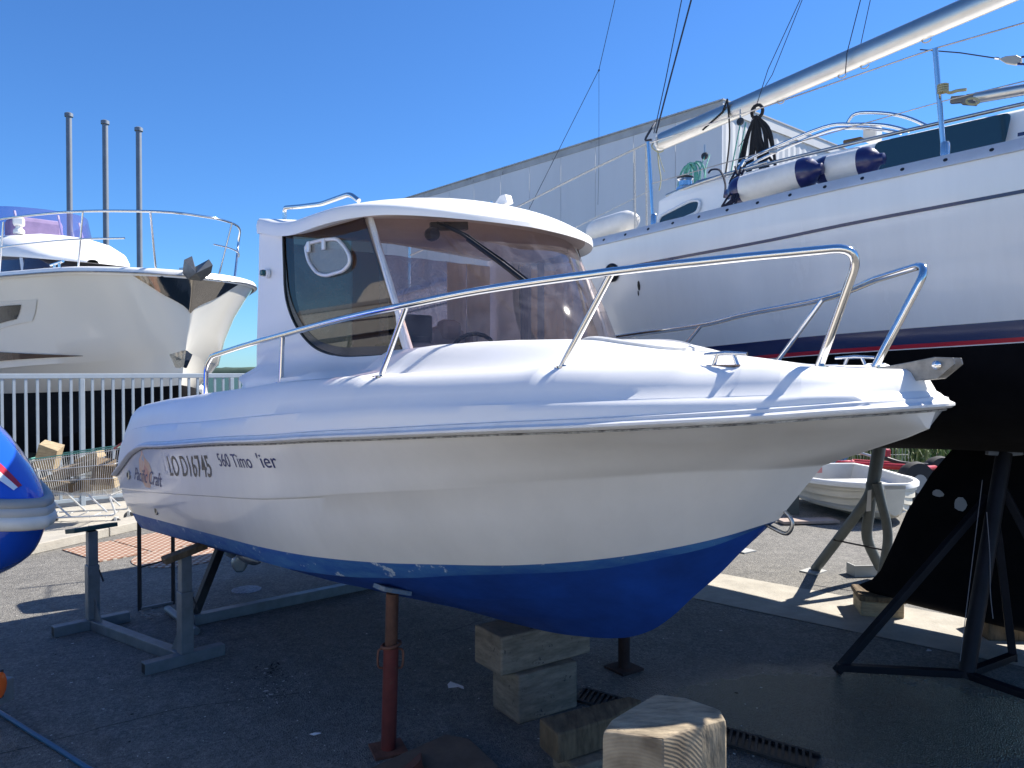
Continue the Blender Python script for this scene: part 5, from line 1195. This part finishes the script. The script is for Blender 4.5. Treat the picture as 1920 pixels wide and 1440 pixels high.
# foreground big sawn beam
def endgrain():
    m = bpy.data.materials.new('sawn log end grain'); m.use_nodes = True; nt = m.node_tree; N = nt.nodes; L = nt.links; b = N['Principled BSDF']; b.inputs['Roughness'].default_value = .85
    tc = N.new('ShaderNodeTexCoord'); mp = N.new('ShaderNodeMapping'); L.new(tc.outputs['Object'], mp.inputs[0]); mp.inputs['Location'].default_value = (.10, .1, -.13)
    wv = N.new('ShaderNodeTexWave'); wv.wave_type = 'RINGS'; wv.rings_direction = 'Y'; wv.inputs['Scale'].default_value = 34; wv.inputs['Distortion'].default_value = 2.2; wv.inputs['Detail'].default_value = 3
    L.new(mp.outputs[0], wv.inputs[0]); n = N.new('ShaderNodeTexNoise'); n.inputs['Scale'].default_value = 9; n.inputs['Detail'].default_value = 10; L.new(tc.outputs['Object'], n.inputs[0])
    r = N.new('ShaderNodeValToRGB'); r.color_ramp.elements[0].color = (.335, .27, .185, 1); r.color_ramp.elements[1].color = (.375, .305, .21, 1); L.new(wv.outputs[0], r.inputs[0])
    r2 = N.new('ShaderNodeValToRGB'); r2.color_ramp.elements[0].position = .38; r2.color_ramp.elements[1].position = .62; r2.color_ramp.elements[0].color = (.45, .42, .4, 1); L.new(n.outputs[0], r2.inputs[0])
    mx = N.new('ShaderNodeMix'); mx.data_type = 'RGBA'; mx.blend_type = 'MULTIPLY'; mx.inputs['Factor'].default_value = 1; L.new(r.outputs[0], mx.inputs['A']); L.new(r2.outputs[0], mx.inputs['B']); L.new(mx.outputs['Result'], b.inputs['Base Color'])
    ad = N.new('ShaderNodeMath'); L.new(wv.outputs[0], ad.inputs[0]); L.new(n.outputs[0], ad.inputs[1]); bn = N.new('ShaderNodeBump'); bn.inputs['Strength'].default_value = .2; bn.inputs['Distance'].default_value = .003; L.new(ad.outputs[0], bn.inputs['Height']); L.new(bn.outputs[0], b.inputs['Normal']); return m
zt = .922
P = [gr(1130, 1372, zt), gr(1145, 1350, zt), gr(1176, 1331, zt), gr(1229, 1301, zt), gr(1286, 1308, zt), gr(1351, 1330, zt), gr(1362, 1350, zt), gr(1316, 1362, zt), gr(1243, 1386, zt)]
g = MB(); n = len(P)
def ringz(P, z, gx=0): 
    cx = sum(p.x for p in P) / n; cy = sum(p.y for p in P) / n
    return [Vector((cx + (p.x - cx) * (1 + gx), cy + (p.y - cy) * (1 + gx), z)) for p in P]
rows = [ringz(P, .59, .0), ringz(P, .72, .01), ringz(P, .903, .004), ringz(P, .919, -.012), ringz(P, .924, -.045)]
for k in range(len(rows) - 1):
    for j in range(n):
        j2 = (j + 1) % n; g.add([rows[k][j], rows[k][j2], rows[k + 1][j2], rows[k + 1][j]], [(0, 1, 2, 3)], 0 if j in (7, 8) else 1)
g.add(rows[-1], [tuple(range(n))], 1)
o = g.build('timber_block', [endgrain(), LOGW], None, smooth=28, bevel=.004)
top(o, 'big sawn log block in the foreground with its right edge in sunlight', 'timber block')
g = MB(); cl_ = sum((p for p in P), Vector()) / n; g.box((cl_.x, cl_.y, .293), (.36, .30, .586), rz=.2, jit=.008); top(g.build('timber_block', GT_, None, bevel=.012), 'squared grey timber block carrying the big sawn log block', 'timber block')
# left neighbour: low beam with split dark face
zt = .235
P2 = [gr(1010, 1346, zt), gr(1178, 1304, zt), gr(1205, 1312, zt), gr(1150, 1345, zt), gr(1046, 1377, zt)]
g = MB(); g.prism([Vector((p.x, p.y, .10)) for p in P2], 0, (0, 0, zt - .10)); top(g.build('timber_block', WOODD, None, bevel=.012), 'brown split beam on top of chocks left of the big log block', 'timber block')
P3 = [gr(1035, 1400, .095), gr(1150, 1370, .095), gr(1200, 1400, .095), gr(1080, 1440, .095)]
g = MB(); g.prism([Vector((p.x, p.y, .0)) for p in P3], 0, (0, 0, .095)); top(g.build('timber_chock', WOODG, None, bevel=.01), 'low wooden chock under the brown split beam', 'timber block')
P4 = [gr(1035, 1440, .07), gr(1120, 1428, .07), gr(1132, 1470, .07), gr(1040, 1480, .07)]
g = MB(); g.prism([Vector((p.x, p.y, .0)) for p in P4], 0, (0, 0, .068)); top(g.build('timber_chock', WOODP, None, bevel=.01), 'pale wooden wedge at the bottom edge left of the big log block', 'timber block')
# flat board with rusty plate
P5 = [gr(670, 1450, .06), gr(835, 1376, .06), gr(880, 1384, .06), gr(950, 1450, .06), gr(900, 1500, .06), gr(700, 1500, .06)]
g = MB(); g.prism([Vector((p.x, p.y, .0)) for p in P5], 0, (0, 0, .06)); top(g.build('wooden_board', mat('damp brown board', (.17, .12, .085), .85, var=(5, .4), bump=(15, .4)), None, bevel=.006), 'flat brown board on the ground at the bottom edge', 'board')
g = MB(); g.add([gr(750, 1445, .062), gr(789, 1410, .062), gr(795, 1445, .062), gr(789, 1425, .12), gr(752, 1460, .12)], [(0, 1, 3, 4), (1, 2, 3), (0, 4, 2), (4, 3, 2)]); top(g.build('rusty_plate', mat('dark red plate', (.12, .03, .02), .7)), 'small rusty red metal bracket on the brown board', 'bracket')
# blocks under keel of the sailing yacht
timber('timber_block', rect((2.60, 5.70, 0), -.25, .30, .30), 0, .115, WOODP, 'pale timber block under the aft tip of the black keel')
timber('timber_plank', rect((2.58, 5.68, 0), -.25, .32, .34), .117, .16, WOODD, 'dark plank on the pale block under the aft tip of the black keel')
timber('timber_block', rect((3.22, 5.17, 0), -.1, .38, .3), 0, .125, WOODD, 'dark timber block under the keel at the right edge')

# ================================================================== GROUND DETAILS
g = MB(); st_ = [gr(1200, 1048, .004), gr(1350, 1075, .004), gr(1620, 1117, .004), gr(1920, 1178, .004), gr(2100, 1213, .004)]
sb_ = [gr(1200, 1066, .004), gr(1350, 1098, .004), gr(1620, 1156, .004), gr(1920, 1235, .004), gr(2100, 1290, .004)]
a0, a1 = st_[1], st_[3]; d_ = (a1 - a0).normalized(); n_ = Vector((-d_.y, d_.x, 0)); n_ = n_ if n_.y < 0 else -n_
s0 = a0 - d_ * 7.0
g.add([s0, a1 + d_ * 3, a1 + d_ * 3 + n_ * .85, s0 + n_ * .85], [(0, 1, 2, 3)]); struct(g.build('concrete_strip', CONC))
g = MB()
def nn(t, n_): return Vector((HD.x * t + PN.x * n_, HD.y * t + PN.y * n_, .004))
g.add([nn(-14, -1.0), nn(16, -1.0), nn(16, -22), nn(-14, -22)], [(0, 1, 2, 3)]); struct(g.build('bounce_apron', mat('bounce concrete', (.62, .58, .50), .85, var=(1.2, .15), bump=(70, .3))))  # unseen pale apron added behind the camera to bounce light onto shaded hulls
# yachts added behind the camera to bounce light; cabin window mirrors boats there
MIR = ['topsides', 'boot_stripe', 'red_stripe', 'underwater_hull', 'sheer_stripe', 'deck', 'keel', 'coachroof', 'toe_rail']
for k, (dt, dn, lb_) in enumerate(((-5.5, -10.9, 'white sailing yacht added to bounce light, mirrored in the left part of the cabin side window'), (5.4, -11.1, 'white sailing yacht added behind the camera to bounce light, right of its twin'), (-16, -11.4, 'white sailing yacht added behind the camera to bounce light, farthest left of the row'))):
    off_ = SH * dt + SN * dn; r_ = bpy.data.objects.new('sailing_yacht', None); COL.objects.link(r_); r_.location = ORG[sail.name] + off_; tag(r_, lb_, 'sailing yacht', 'yachts added in a row on the apron to bounce light')
    for ch in list(sail.children):
        if ch.name.split('.')[0] in MIR: c_ = ch.copy(); COL.objects.link(c_); c_.parent = r_
    g = MB(); g.tube([sb(-2.0, 0, 3.2), sb(-2.0, 0, 13)], .07, 10); m_ = g.build('mast', ALU, sail); m_.parent = r_
# crack / joint lines in asphalt
g = MB(); JN = mat('dark joint', (.03, .03, .03), .9)
for A, B in ((gr(-40, 1425), gr(330, 1330)), (gr(330, 1330), gr(560, 1300)), (gr(830, 1190), gr(925, 1155))):
    pts = [A.lerp(B, k / 12) + Vector((random.uniform(-.006, .006), random.uniform(-.006, .006), .003)) for k in range(13)]; d = (B - A).normalized(); w = Vector((-d.y, d.x, 0)) * .004
    g.grid([[p - w * random.uniform(.3, 1) for p in pts], [p + w * random.uniform(.3, 1) for p in pts]])
struct(g.build('joint', JN))
# concrete kerb beams at far left
kb = thing('kerb', 'pale concrete kerb running towards the fence at the left', 'kerb', (-4.6, 8.4, 0))
A = Vector((-4.97, 7.6, .05)); B = Vector((-3.9, 10.4, .05))
for k in range(3):
    a = A.lerp(B, k / 3 + .002); b_ = A.lerp(B, (k + 1) / 3 - .002); g = MB(); g.beam(a, b_, .34, .10); g.build('kerb_stone', CONC, kb, bevel=.008)
# raised pavement by the cart
g = MB(); d = (B - A).normalized(); w = Vector((-d.y, d.x, 0)); g.prism([A + w * .18 - d * .4, B + w * .18 + d * 2, B + w * 2.2 + d * 2, A + w * 2.2 - d * .4], 0, (0, 0, .03))
for v in g.v: v.z -= .045
struct(g.build('pavement', CONC))
# rusty perforated plates
def plate_mat():
    m = bpy.data.materials.new('rust perforated plate'); m.use_nodes = True; nt = m.node_tree; N = nt.nodes; L = nt.links; b = N['Principled BSDF']; b.inputs['Roughness'].default_value = .8
    tc = N.new('ShaderNodeTexCoord'); vo = N.new('ShaderNodeTexVoronoi'); vo.inputs['Scale'].default_value = 15; vo.inputs['Randomness'].default_value = 0; L.new(tc.outputs['Object'], vo.inputs['Vector'])
    r = N.new('ShaderNodeValToRGB'); r.color_ramp.elements[0].position = .28; r.color_ramp.elements[1].position = .36; r.color_ramp.elements[0].color = (.46, .40, .33, 1); r.color_ramp.elements[1].color = (.27, .15, .10, 1); L.new(vo.outputs['Distance'], r.inputs[0]); L.new(r.outputs[0], b.inputs['Base Color'])
    bn = N.new('ShaderNodeBump'); bn.inputs['Strength'].default_value = 1; bn.inputs['Distance'].default_value = .01; bn.invert = True; L.new(vo.outputs['Distance'], bn.inputs['Height']); L.new(bn.outputs[0], b.inputs['Normal']); return m
PM = plate_mat()
Q = [gr(117, 1030, .012), gr(293, 998, .012), gr(373, 1018, .012), gr(187, 1052, .012)]
for k, (t0, t1) in enumerate(((0, .49), (.51, 1))):
    q = [Q[0].lerp(Q[1], t0), Q[0].lerp(Q[1], t1), Q[3].lerp(Q[2], t1), Q[3].lerp(Q[2], t0)]
    g = MB(); g.prism([Vector((p.x, p.y, .0)) for p in q], 0, (0, 0, .012)); top(g.build('drain_cover', PM), ['left', 'right'][k] + ' half of the rusty studded cover plate in the ground near the kerb', 'drain cover')
g = MB(); c = gr(335, 1045, 0); g.lathe([(.42, .002), (.42, .008), (.40, .010)], c, n=32); top(g.build('manhole_cover', PM, None, smooth=30), 'round rusty manhole cover behind the trestle', 'manhole cover')
g = MB(); c = gr(462, 1106, 0); g.lathe([(.12, .001), (.12, .005), (.11, .006)], c, n=24); top(g.build('manhole_cover', mat('silvery speckled cover', (.38, .41, .46), .6, .3, var=(60, .6)), None, smooth=30), 'small pale round cover in the shade under the stern', 'manhole cover')
# drain channel
dr = thing('drain_channel', 'cast iron slotted drain channel running past the foreground timber', 'drain', gr(1400, 1400))
A = gr(1085, 1303, 0); B = gr(1530, 1432, 0); d = (B - A).normalized(); w = Vector((-d.y, d.x, 0))
IRON = mat('cast iron', (.045, .047, .05), .55, .5, var=(20, .4))
Lc = (B - A).length
g = MB(); g.add([A - w * .075 + Vector((0, 0, .004)), B - w * .075 + Vector((0, 0, .004)), B + w * .075 + Vector((0, 0, .004)), A + w * .075 + Vector((0, 0, .004))], [(0, 1, 2, 3)]); g.build('channel_bottom', BLACK, dr)
for sx in (-1, 1):
    g = MB(); g.beam(A + w * (.08 * sx) + Vector((0, 0, .008)), B + w * (.08 * sx) + Vector((0, 0, .008)), .018, .014); g.build('channel_edge', IRON, dr)
ns = int(Lc / .032); sbm = None
for i in range(ns):
    p = A + d * (i * .032 + .015)
    if sbm is None:
        g = MB(); g.beam(p - w * .07 + d * .02 + Vector((0, 0, .010)), p + w * .07 - d * .02 + Vector((0, 0, .010)), .013, .009); sbm = g.build('drain_slat', IRON, dr); p_s = p
    else: o = sbm.copy(); COL.objects.link(o); o.parent = dr; o.location = p - p_s
# hose
g = MB(); g.tube(arc([gr(-60, 1300, .012), gr(0, 1336, .012), gr(60, 1374, .012), gr(110, 1405, .012), gr(168, 1442, .012), gr(260, 1490, .012)], 6), .0115, 8); top(g.build('hose', mat('blue hose plastic', (.015, .10, .22), .35), None, smooth=60), 'thin blue hose lying on the asphalt in the bottom left corner', 'hose')
# litter
def paper(px, py, pts, h, m, label, name='paper_scrap', cat='paper scrap'):
    c = gr(px, py, 0); g = MB(); P = [c + Vector((x, y, .006 + h * random.random())) for x, y in pts]; P.append(c + Vector((0, 0, h + .008))); n = len(pts)
    g.add(P, [(i, (i + 1) % n, n) for i in range(n)]); top(g.build(name, m), label, cat)
PAP = mat('white paper', (.65, .65, .66), .8)
paper(853, 1290, [(-.045, .02), (-.035, -.025), (.02, -.03), (.055, -.04), (.05, -.02), (0, .03), (-.03, .045)], .018, PAP, 'white crumpled paper scrap between the red prop and the timber stack')
paper(590, 1380, [(-.03, .0), (.0, -.015), (.035, -.002), (.02, .015)], .01, PAP, 'small white scrap lying left of the foot of the red prop')
paper(1740, 1224, [(-.02, -.01), (.02, -.015), (.015, .02)], .02, mat('grey scrap', (.35, .36, .38), .8), 'small grey scrap on the asphalt inside the black tripod')
g = MB(); random.seed(21)
for i in range(420):
    if i < 320: p = gr(random.uniform(0, 1500), random.uniform(1120, 1440))
    else: p = gr(random.gauss(510, 40), random.gauss(1290, 20))
    r_ = random.uniform(.003, .008) * (2 if i % 19 == 0 else 1); a0 = random.random() * 6
    g.add([p + Vector((r_ * math.cos(a0 + k * 1.6) * random.uniform(.5, 1.3), r_ * math.sin(a0 + k * 1.6), .003 + random.random() * .004)) for k in range(4)], [(0, 1, 2, 3)], 0 if i % 3 else 1)
tag(g.build('litter', [mat('pale paint flakes', (.55, .54, .5), .8), mat('dark debris', (.03, .028, .025), .9)]), 'scattered pale paint flakes and dark crumbs on the shaded asphalt', 'litter', kind='stuff')
g = MB(); c = gr(505, 1257)
for i in range(24):
    p = c + Vector((random.gauss(0, .05), random.gauss(0, .05), .006)); d = Vector((random.uniform(-1, 1), random.uniform(-1, 1), random.uniform(-.1, .4))) * .03; g.add([p, p + d, p + d + Vector((.01, .006, 0)), p + Vector((.008, -.006, 0))], [(0, 1, 2, 3)])
top(g.build('leaf_litter', MATS['dark debris']), 'dark little heap of dead leaves behind the red prop', 'leaves', kind='stuff')
# wires on ground by trestle
g = MB()
for i in range(5):
    c = gr(285 + random.uniform(-12, 14), 1152 + random.uniform(-6, 6), .012); g.tube([c + Vector((.05 * math.cos(a) * random.uniform(.6, 1.2), .04 * math.sin(a), .01 * random.random())) for a in [k * .7 for k in range(8)]], .0025, 5)
top(g.build('wire_tangle', mat('pale wire', (.3, .3, .28), .6), None), 'small tangle of pale wire on the ground between the stands', 'wire')

# ================================================================== SHOPPING CART
ct = thing('shopping_cart', 'wire shopping cart filled with timber offcuts by the fence', 'shopping cart', (-5.0, 9.05, .02))
CW = mat('galvanised cart wire', (.62, .63, .62), .4, .3); CG = mat('green cart rim', (.10, .30, .25), .4)
cx, cy = -5.02, 9.05; ang = .12
def cp(x, y, z): c_, s_ = math.cos(ang), math.sin(ang); return Vector((cx + x * c_ - y * s_, cy + x * s_ + y * c_, z))
def bask(x, zf, side):  # basket: x -.6..+.4 ; top z rises to the handle
    return 0
XL, XR = -.62, .42
def ztop(x): return .80 + (x - XL) / (XR - XL) * .14
def zbot(x): return .42 - (x - XL) / (XR - XL) * .04
g = MB(); nW = 40
for i in range(nW + 1):
    f = i / nW
    for yy in (-.24, .24):
        a = cp(XL + (XR - XL) * f, yy, ztop(XL + (XR - XL) * f)); b_ = cp(XL + .12 + (XR - XL - .2) * f, yy * .82, zbot(0)); g.tube([a, b_], .0028, 4, cap=False)
for k in range(9):
    yy = -.24 + .06 * k
    g.tube([cp(XL, yy, ztop(XL)), cp(XL + .12, yy * .82, zbot(XL))], .0028, 4, cap=False); g.tube([cp(XR, yy, ztop(XR)), cp(XR - .08, yy * .82, zbot(XR))], .0028, 4, cap=False); g.tube([cp(XL + .12, yy * .82, zbot(XL)), cp(XR - .08, yy * .82, zbot(XR))], .0028, 4, cap=False)
o = g.build('basket_wires', CW, ct); o['kind'] = 'stuff'
for q in (.03, .32, .62, .97):
    g = MB()
    def lvl(x, y, q): 
        return cp(x + (q * .12 if x < 0 else -q * .08), y * (1 - .18 * q), ztop(x) * (1 - q) + zbot(x) * q)
    g.tube([lvl(XL, -.24, q), lvl(XR, -.24, q), lvl(XR, .24, q), lvl(XL, .24, q), lvl(XL, -.24, q)], .005, 6); g.build('basket_hoop', CW, ct)
g = MB(); g.tube([cp(XL, -.25, ztop(XL) + .01), cp(XR, -.25, ztop(XR) + .01), cp(XR, .25, ztop(XR) + .01), cp(XL, .25, ztop(XL) + .01), cp(XL, -.25, ztop(XL) + .01)], .008, 6); g.build('basket_rim', CG, ct)
g = MB(); g.tube([cp(XR - .02, -.25, ztop(XR)), cp(XR + .1, -.25, 1.02), cp(XR + .1, .25, 1.02), cp(XR - .02, .25, ztop(XR))], .013, 8); g.build('cart_handle', mat('red handle', (.4, .12, .1), .4), ct)
g = MB()
for yy in (-.2, .2):
    g.tube(fillet([cp(XR - .1, yy, zbot(0)), cp(XR - .02, yy, .16), cp(-.45, yy, .14)], .05, 4), .011, 6); g.tube([cp(.1, yy, zbot(0)), cp(.3, yy, .2)], .01, 6); g.tube([cp(-.35, yy, zbot(0)), cp(-.1, yy, .15)], .01, 6)
for k in range(5): g.tube([cp(-.4 + k * .17, -.2, .14), cp(-.4 + k * .17, .2, .14)], .005, 6)
g.build('cart_chassis', CW, ct)
for x, y in ((XR - .02, -.2), (XR - .02, .2), (-.47, -.2), (-.47, .2)):
    g = MB(); g.lathe([(.03, -.014), (.062, -.012), (.066, 0), (.062, .012), (.03, .014)], cp(x, y, .066), axis=(math.sin(-ang), math.cos(ang), 0), n=18); w = g.build('caster_wheel', mat('grey caster rubber', (.10, .10, .10), .6), ct, smooth=40)
    g = MB(); g.lathe([(.028, -.018), (.028, .018)], cp(x, y, .066), axis=(math.sin(-ang), math.cos(ang), 0), n=12); g.build('wheel_hub', CW, w)
    g = MB(); g.box(cp(x, y, .115), (.03, .045, .05)); g.build('caster_fork', CW, ct)
random.seed(9)
tl = [((-.42, .0, .84), (.22, .16, .30), (.3, .35, .2), WOODP, 'pale chunk of timber sticking up at the left end of the cart'), ((-.1, .02, .68), (.5, .20, .13), (.0, -.3, .3), WOODG, 'grey beam offcut lying across the middle of the cart'),
      ((.2, -.05, .66), (.2, .2, .26), (.4, .2, .6), WOODD, 'dark square offcut at the right end of the cart'), ((-.25, -.08, .52), (.42, .16, .12), (.1, .1, -.2), WOODD, 'dark beam offcut at the bottom left of the cart'), ((.12, .08, .50), (.40, .22, .14), (0, -.1, .1), WOODP, 'pale beam offcut at the bottom right of the cart'), ((.0, .1, .80), (.34, .12, .10), (.1, -.35, -.3), WOODP, 'pale offcut on top of the load in the cart')]
for (p, s_, r_, m_, lb_) in tl:
    rot = Matrix.Rotation(r_[2], 3, 'Z') @ Matrix.Rotation(r_[1], 3, 'Y') @ Matrix.Rotation(r_[0], 3, 'X'); g = MB(); g.box(cp(*p), s_, rot=rot, jit=.012); top(g.build('timber_offcut', m_, None, bevel=.006), lb_, 'timber offcut', 'timber offcuts piled in the cart')

# ================================================================== BACKGROUND RIGHT: dinghy, trailer, reeds
DA = Vector((-.08, .997, 0)); DW = Vector((.997, .08, 0)); D0 = Vector((4.50, 9.0, 0))
dg_ = thing('dinghy', 'small cream plastic tender lying on the asphalt behind the grey tripod', 'dinghy', D0 + DA * .9)
def dp(s, w, z): return D0 + DA * s + DW * w + Vector((0, 0, z))
bw = pchip([(0, .13), (.12, .30), (.45, .56), (.9, .70), (1.5, .72), (2.05, .62)])
rows = []
prof = [(1.0, 1.0), (.98, .80), (.93, .79), (.93, .6), (.86, .59), (.86, .40), (.76, .39), (.74, .22), (.60, .205), (.4, .06), (.0, .0)]
sn = [2.05 * i / 24 for i in range(25)]
def dz0(s): return .03 + .10 * max(0, (s - 1.2) / .85) ** 2 + .10 * max(0, (.35 - s) / .35) ** 2
def dzt(s): return .46 + .03 * abs(s - 1.0)
g = MB()
for s in sn:
    w = float(bw(s)[0]); z0 = dz0(s); z1 = dzt(s)
    L_ = [(-w * a, z0 + (z1 - z0) * b_) for a, b_ in prof]; rows.append([dp(s, x, z) for x, z in L_] + [dp(s, -x, z) for x, z in reversed(L_[:-1])])
g.grid(rows); g.add(rows[0], [tuple(range(len(rows[0])))]); g.add(rows[-1], [tuple(range(len(rows[0])))]); g.build('dinghy_hull', DINGW, dg_, smooth=25)
DI = mat('white dinghy inside', (.62, .62, .60), .55, var=(3, .15))
g = MB(); rows = []
for s in [.06 + (2.05 - .12) * i / 20 for i in range(21)]:
    w = float(bw(s)[0]) - .05; z1 = dzt(s); rows.append([dp(s, x, z) for x, z in ((-w, z1), (-w * .86, .16), (0, .12), (w * .86, .16), (w, z1))])
g.grid(rows); g.add(rows[0], [tuple(range(5))]); g.add(rows[-1], [tuple(range(5))]); g.build('dinghy_inside', DI, dg_)
g = MB(); out_ = [dp(s, -float(bw(s)[0]), dzt(s)) for s in sn] + [dp(s, float(bw(s)[0]), dzt(s)) for s in reversed(sn)]; out_.append(out_[0]); 
inn = [dp(min(max(s, .06), 1.99), -float(bw(s)[0]) + .055, dzt(s)) for s in sn] + [dp(min(max(s, .06), 1.99), float(bw(s)[0]) - .055, dzt(s)) for s in reversed(sn)]; inn.append(inn[0])
up_ = Vector((0, 0, .018)); dn_ = Vector((0, 0, -.045))
oo = [dp(s, -float(bw(s)[0]) - .02, dzt(s)) for s in sn] + [dp(s, float(bw(s)[0]) + .02, dzt(s)) for s in reversed(sn)]; oo.append(oo[0])
g.grid([[p + dn_ for p in oo], oo, [p + up_ for p in out_], [p + up_ for p in inn], inn]); g.build('gunwale', mat('white gunwale', (.74, .74, .71), .45), dg_, smooth=50)
g = MB(); g.add([dp(1.0, -.64, .36), dp(1.5, -.66, .36), dp(1.5, .66, .36), dp(1.0, .64, .36)], [(0, 1, 2, 3)]); g.add([dp(1.0, -.64, .36), dp(1.0, .64, .36), dp(1.0, .55, .14), dp(1.0, -.55, .14)], [(0, 1, 2, 3)]); g.build('stern_seat', DI, dg_)
for k, (x0, x1, c_) in enumerate(((-.50, -.40, (.45, .42, .22)), (-.34, -.12, (.20, .23, .28)), (-.05, .10, (.5, .2, .2)))):
    g = MB(); g.add([dp(1.975, x0, .38), dp(1.975, x1, .38), dp(1.975, x1, .46), dp(1.975, x0, .46)], [(0, 1, 2, 3)]); g.build('warning_sticker', mat('sticker%d' % k, c_, .6), dg_)
# pallet-like boards on ground
g = MB(); A = gr(1478, 978, .03); g.box(A + Vector((.25, .05, 0)), (.7, .22, .035), rz=.1); top(g.build('wooden_board', mat('pinkish worn board', (.42, .33, .28), .8, var=(6, .3)), None, bevel=.004), 'worn pinkish board on the asphalt left of the dinghy', 'board')
g = MB(); c = gr(1475, 965); g.prism([c + Vector((-.02, 0, 0)), c + Vector((.16, 0, 0)), c + Vector((.16, 0, .42)), c + Vector((.12, 0, .42))], 0, (0, .05, 0)); top(g.build('wedge_support', GT, None, bevel=.004), 'grey wedge shaped support just behind the cabin boat stem', 'support')
# red trailer
rtl = thing('boat_trailer', 'red boat trailer with black tyres parked behind the dinghy', 'trailer', (5.3, 10.9, 0))
g = MB(); g.tube([at(1570, 869, 11.3), at(1735, 878, 10.6)], .045, 10); g.build('side_beam', REDT, rtl, smooth=50)
g = MB(); g.tube([at(1600, 866, 11.9), at(1760, 876, 11.3)], .045, 10); g.build('side_beam', REDT, rtl, smooth=50)
g = MB(); g.tube([at(1735, 878, 10.6), at(1760, 876, 11.3)], .035, 8); g.tube([at(1570, 869, 11.3), at(1600, 866, 11.9)], .035, 8); g.build('cross_member', REDT, rtl, smooth=50)
for (px, py, Y_) in ((1716, 912, 10.5), (1760, 905, 11.2)):
    c = at(px, py, Y_); c.z = .30; g = MB(); g.lathe([(.17, -.08), (.28, -.07), (.30, 0), (.28, .07), (.17, .08)], c, axis=(.3, -1, 0), n=28); w = g.build('wheel', TYRE, rtl, smooth=40)
    g = MB(); g.lathe([(.13, -.082), (.13, .082)], c, axis=(.3, -1, 0), n=18); g.build('rim', mat('trailer rim', (.3, .3, .3), .5, .5), w, smooth=40)
g = MB(); g.tube(arc([at(1650, 855, 11.0), at(1690, 868, 10.9), at(1740, 872, 10.8)], 5), .03, 8); g.build('mudguard', BLACK, rtl, smooth=60)
g = MB(); g.box(at(1662, 852, 11.0), (.10, .08, .16), rz=.4); g.build('winch_post', REDT, rtl, bevel=.02)
top(MB().tube([at(1590, 842, 12.0), at(1642, 858, 11.5)], .022, 8).build('mast_section', ALU, None, smooth=50), 'thin silver pole resting above the dinghy near the mesh fence', 'pole')
# blue pallet (slats)
bpal = thing('blue_pallet', 'pale blue slatted crate standing left of the dinghy', 'pallet', at(1560, 885, 12.3))
BLP = mat('pale blue paint', (.18, .40, .66), .6, var=(10, .3))
for k in range(9):
    a = at(1535 + k * 6.2, 848 - k * .8, 12.3); b_ = at(1535 + k * 6.2, 880, 12.3); b_.z = .05; g = MB(); g.box(((a + b_) / 2), (.038, .02, a.z - b_.z)); g.build('slat', BLP, bpal)
g = MB(); a = at(1532, 856, 12.32); b_ = at(1590, 856, 12.32); g.beam(a, b_, .02, .06); g.beam(a - Vector((0, 0, .35)), b_ - Vector((0, 0, .35)), .02, .06); g.build('crossbar', BLP, bpal)
# mesh fence
mf = thing('mesh_fence', 'thin grey wire mesh panel in front of the reeds', 'fence', at(1610, 880, 13))
g = MB()
for k in range(22): a = at(1578 + k * 6, 828, 13.2); g.tube([Vector((a.x, a.y, 0)), Vector((a.x, a.y, .95))], .004, 4)
for z in (.1, .4, .7, .93): a = at(1578, 828, 13.2); b_ = at(1704, 828, 13.2); g.tube([Vector((a.x, a.y, z)), Vector((b_.x, b_.y, z))], .004, 4)
o = g.build('mesh_wires', STEELD, mf); o['kind'] = 'stuff'
# reeds
def leafmat(name, c1, c2):
    return mat(name, c1, .6, var=(3, .5), col2=c2)
g = MB(); random.seed(14)
for i in range(2600):
    x = random.uniform(4.2, 11.5); y = random.uniform(13.6, 15.6) ; a = random.uniform(0, 6.28); h = random.uniform(.6, 1.35); bend = random.uniform(.15, .75); w = random.uniform(.006, .014)
    d = Vector((math.cos(a), math.sin(a), 0)); s_ = Vector((-d.y, d.x, 0)) * w; p = Vector((x, y, 0)); pts = [p + d * (bend * h * t * t) + Vector((0, 0, h * (t - .35 * bend * t * t))) for t in (0, .35, .7, 1)]
    g.add([pts[0] - s_, pts[0] + s_, pts[1] - s_, pts[1] + s_, pts[2] - s_ * .7, pts[2] + s_ * .7, pts[3]], [(0, 1, 3, 2), (2, 3, 5, 4), (4, 5, 6)], i % 3)
tag(g.build('reeds', [leafmat('reed green', (.24, .36, .09), (.06, .12, .03)), leafmat('reed pale', (.45, .48, .22), (.15, .2, .07)), leafmat('reed dark', (.05, .09, .03), (.02, .04, .015))]), 'tangled green and straw reeds in front of the warehouse', 'reeds', kind='stuff')
# shrubs along behind (dark mass)
g = MB(); random.seed(4)
for i in range(2500):
    c = Vector((random.uniform(3.6, 12), random.uniform(15.0, 15.7), random.uniform(0, 1.3))); r_ = random.uniform(.03, .07); n1 = Vector((random.uniform(-1, 1), random.uniform(-1, 1), random.uniform(-1, 1))).normalized(); n2 = n1.orthogonal().normalized()
    g.add([c - n1 * r_, c + n2 * r_ * .5, c + n1 * r_, c - n2 * r_ * .5], [(0, 1, 2, 3)])
tag(g.build('shrub_hedge', leafmat('hedge leaves', (.06, .11, .035), (.025, .05, .018))), 'dark low hedge along the warehouse foot behind the reeds', 'hedge', kind='stuff')
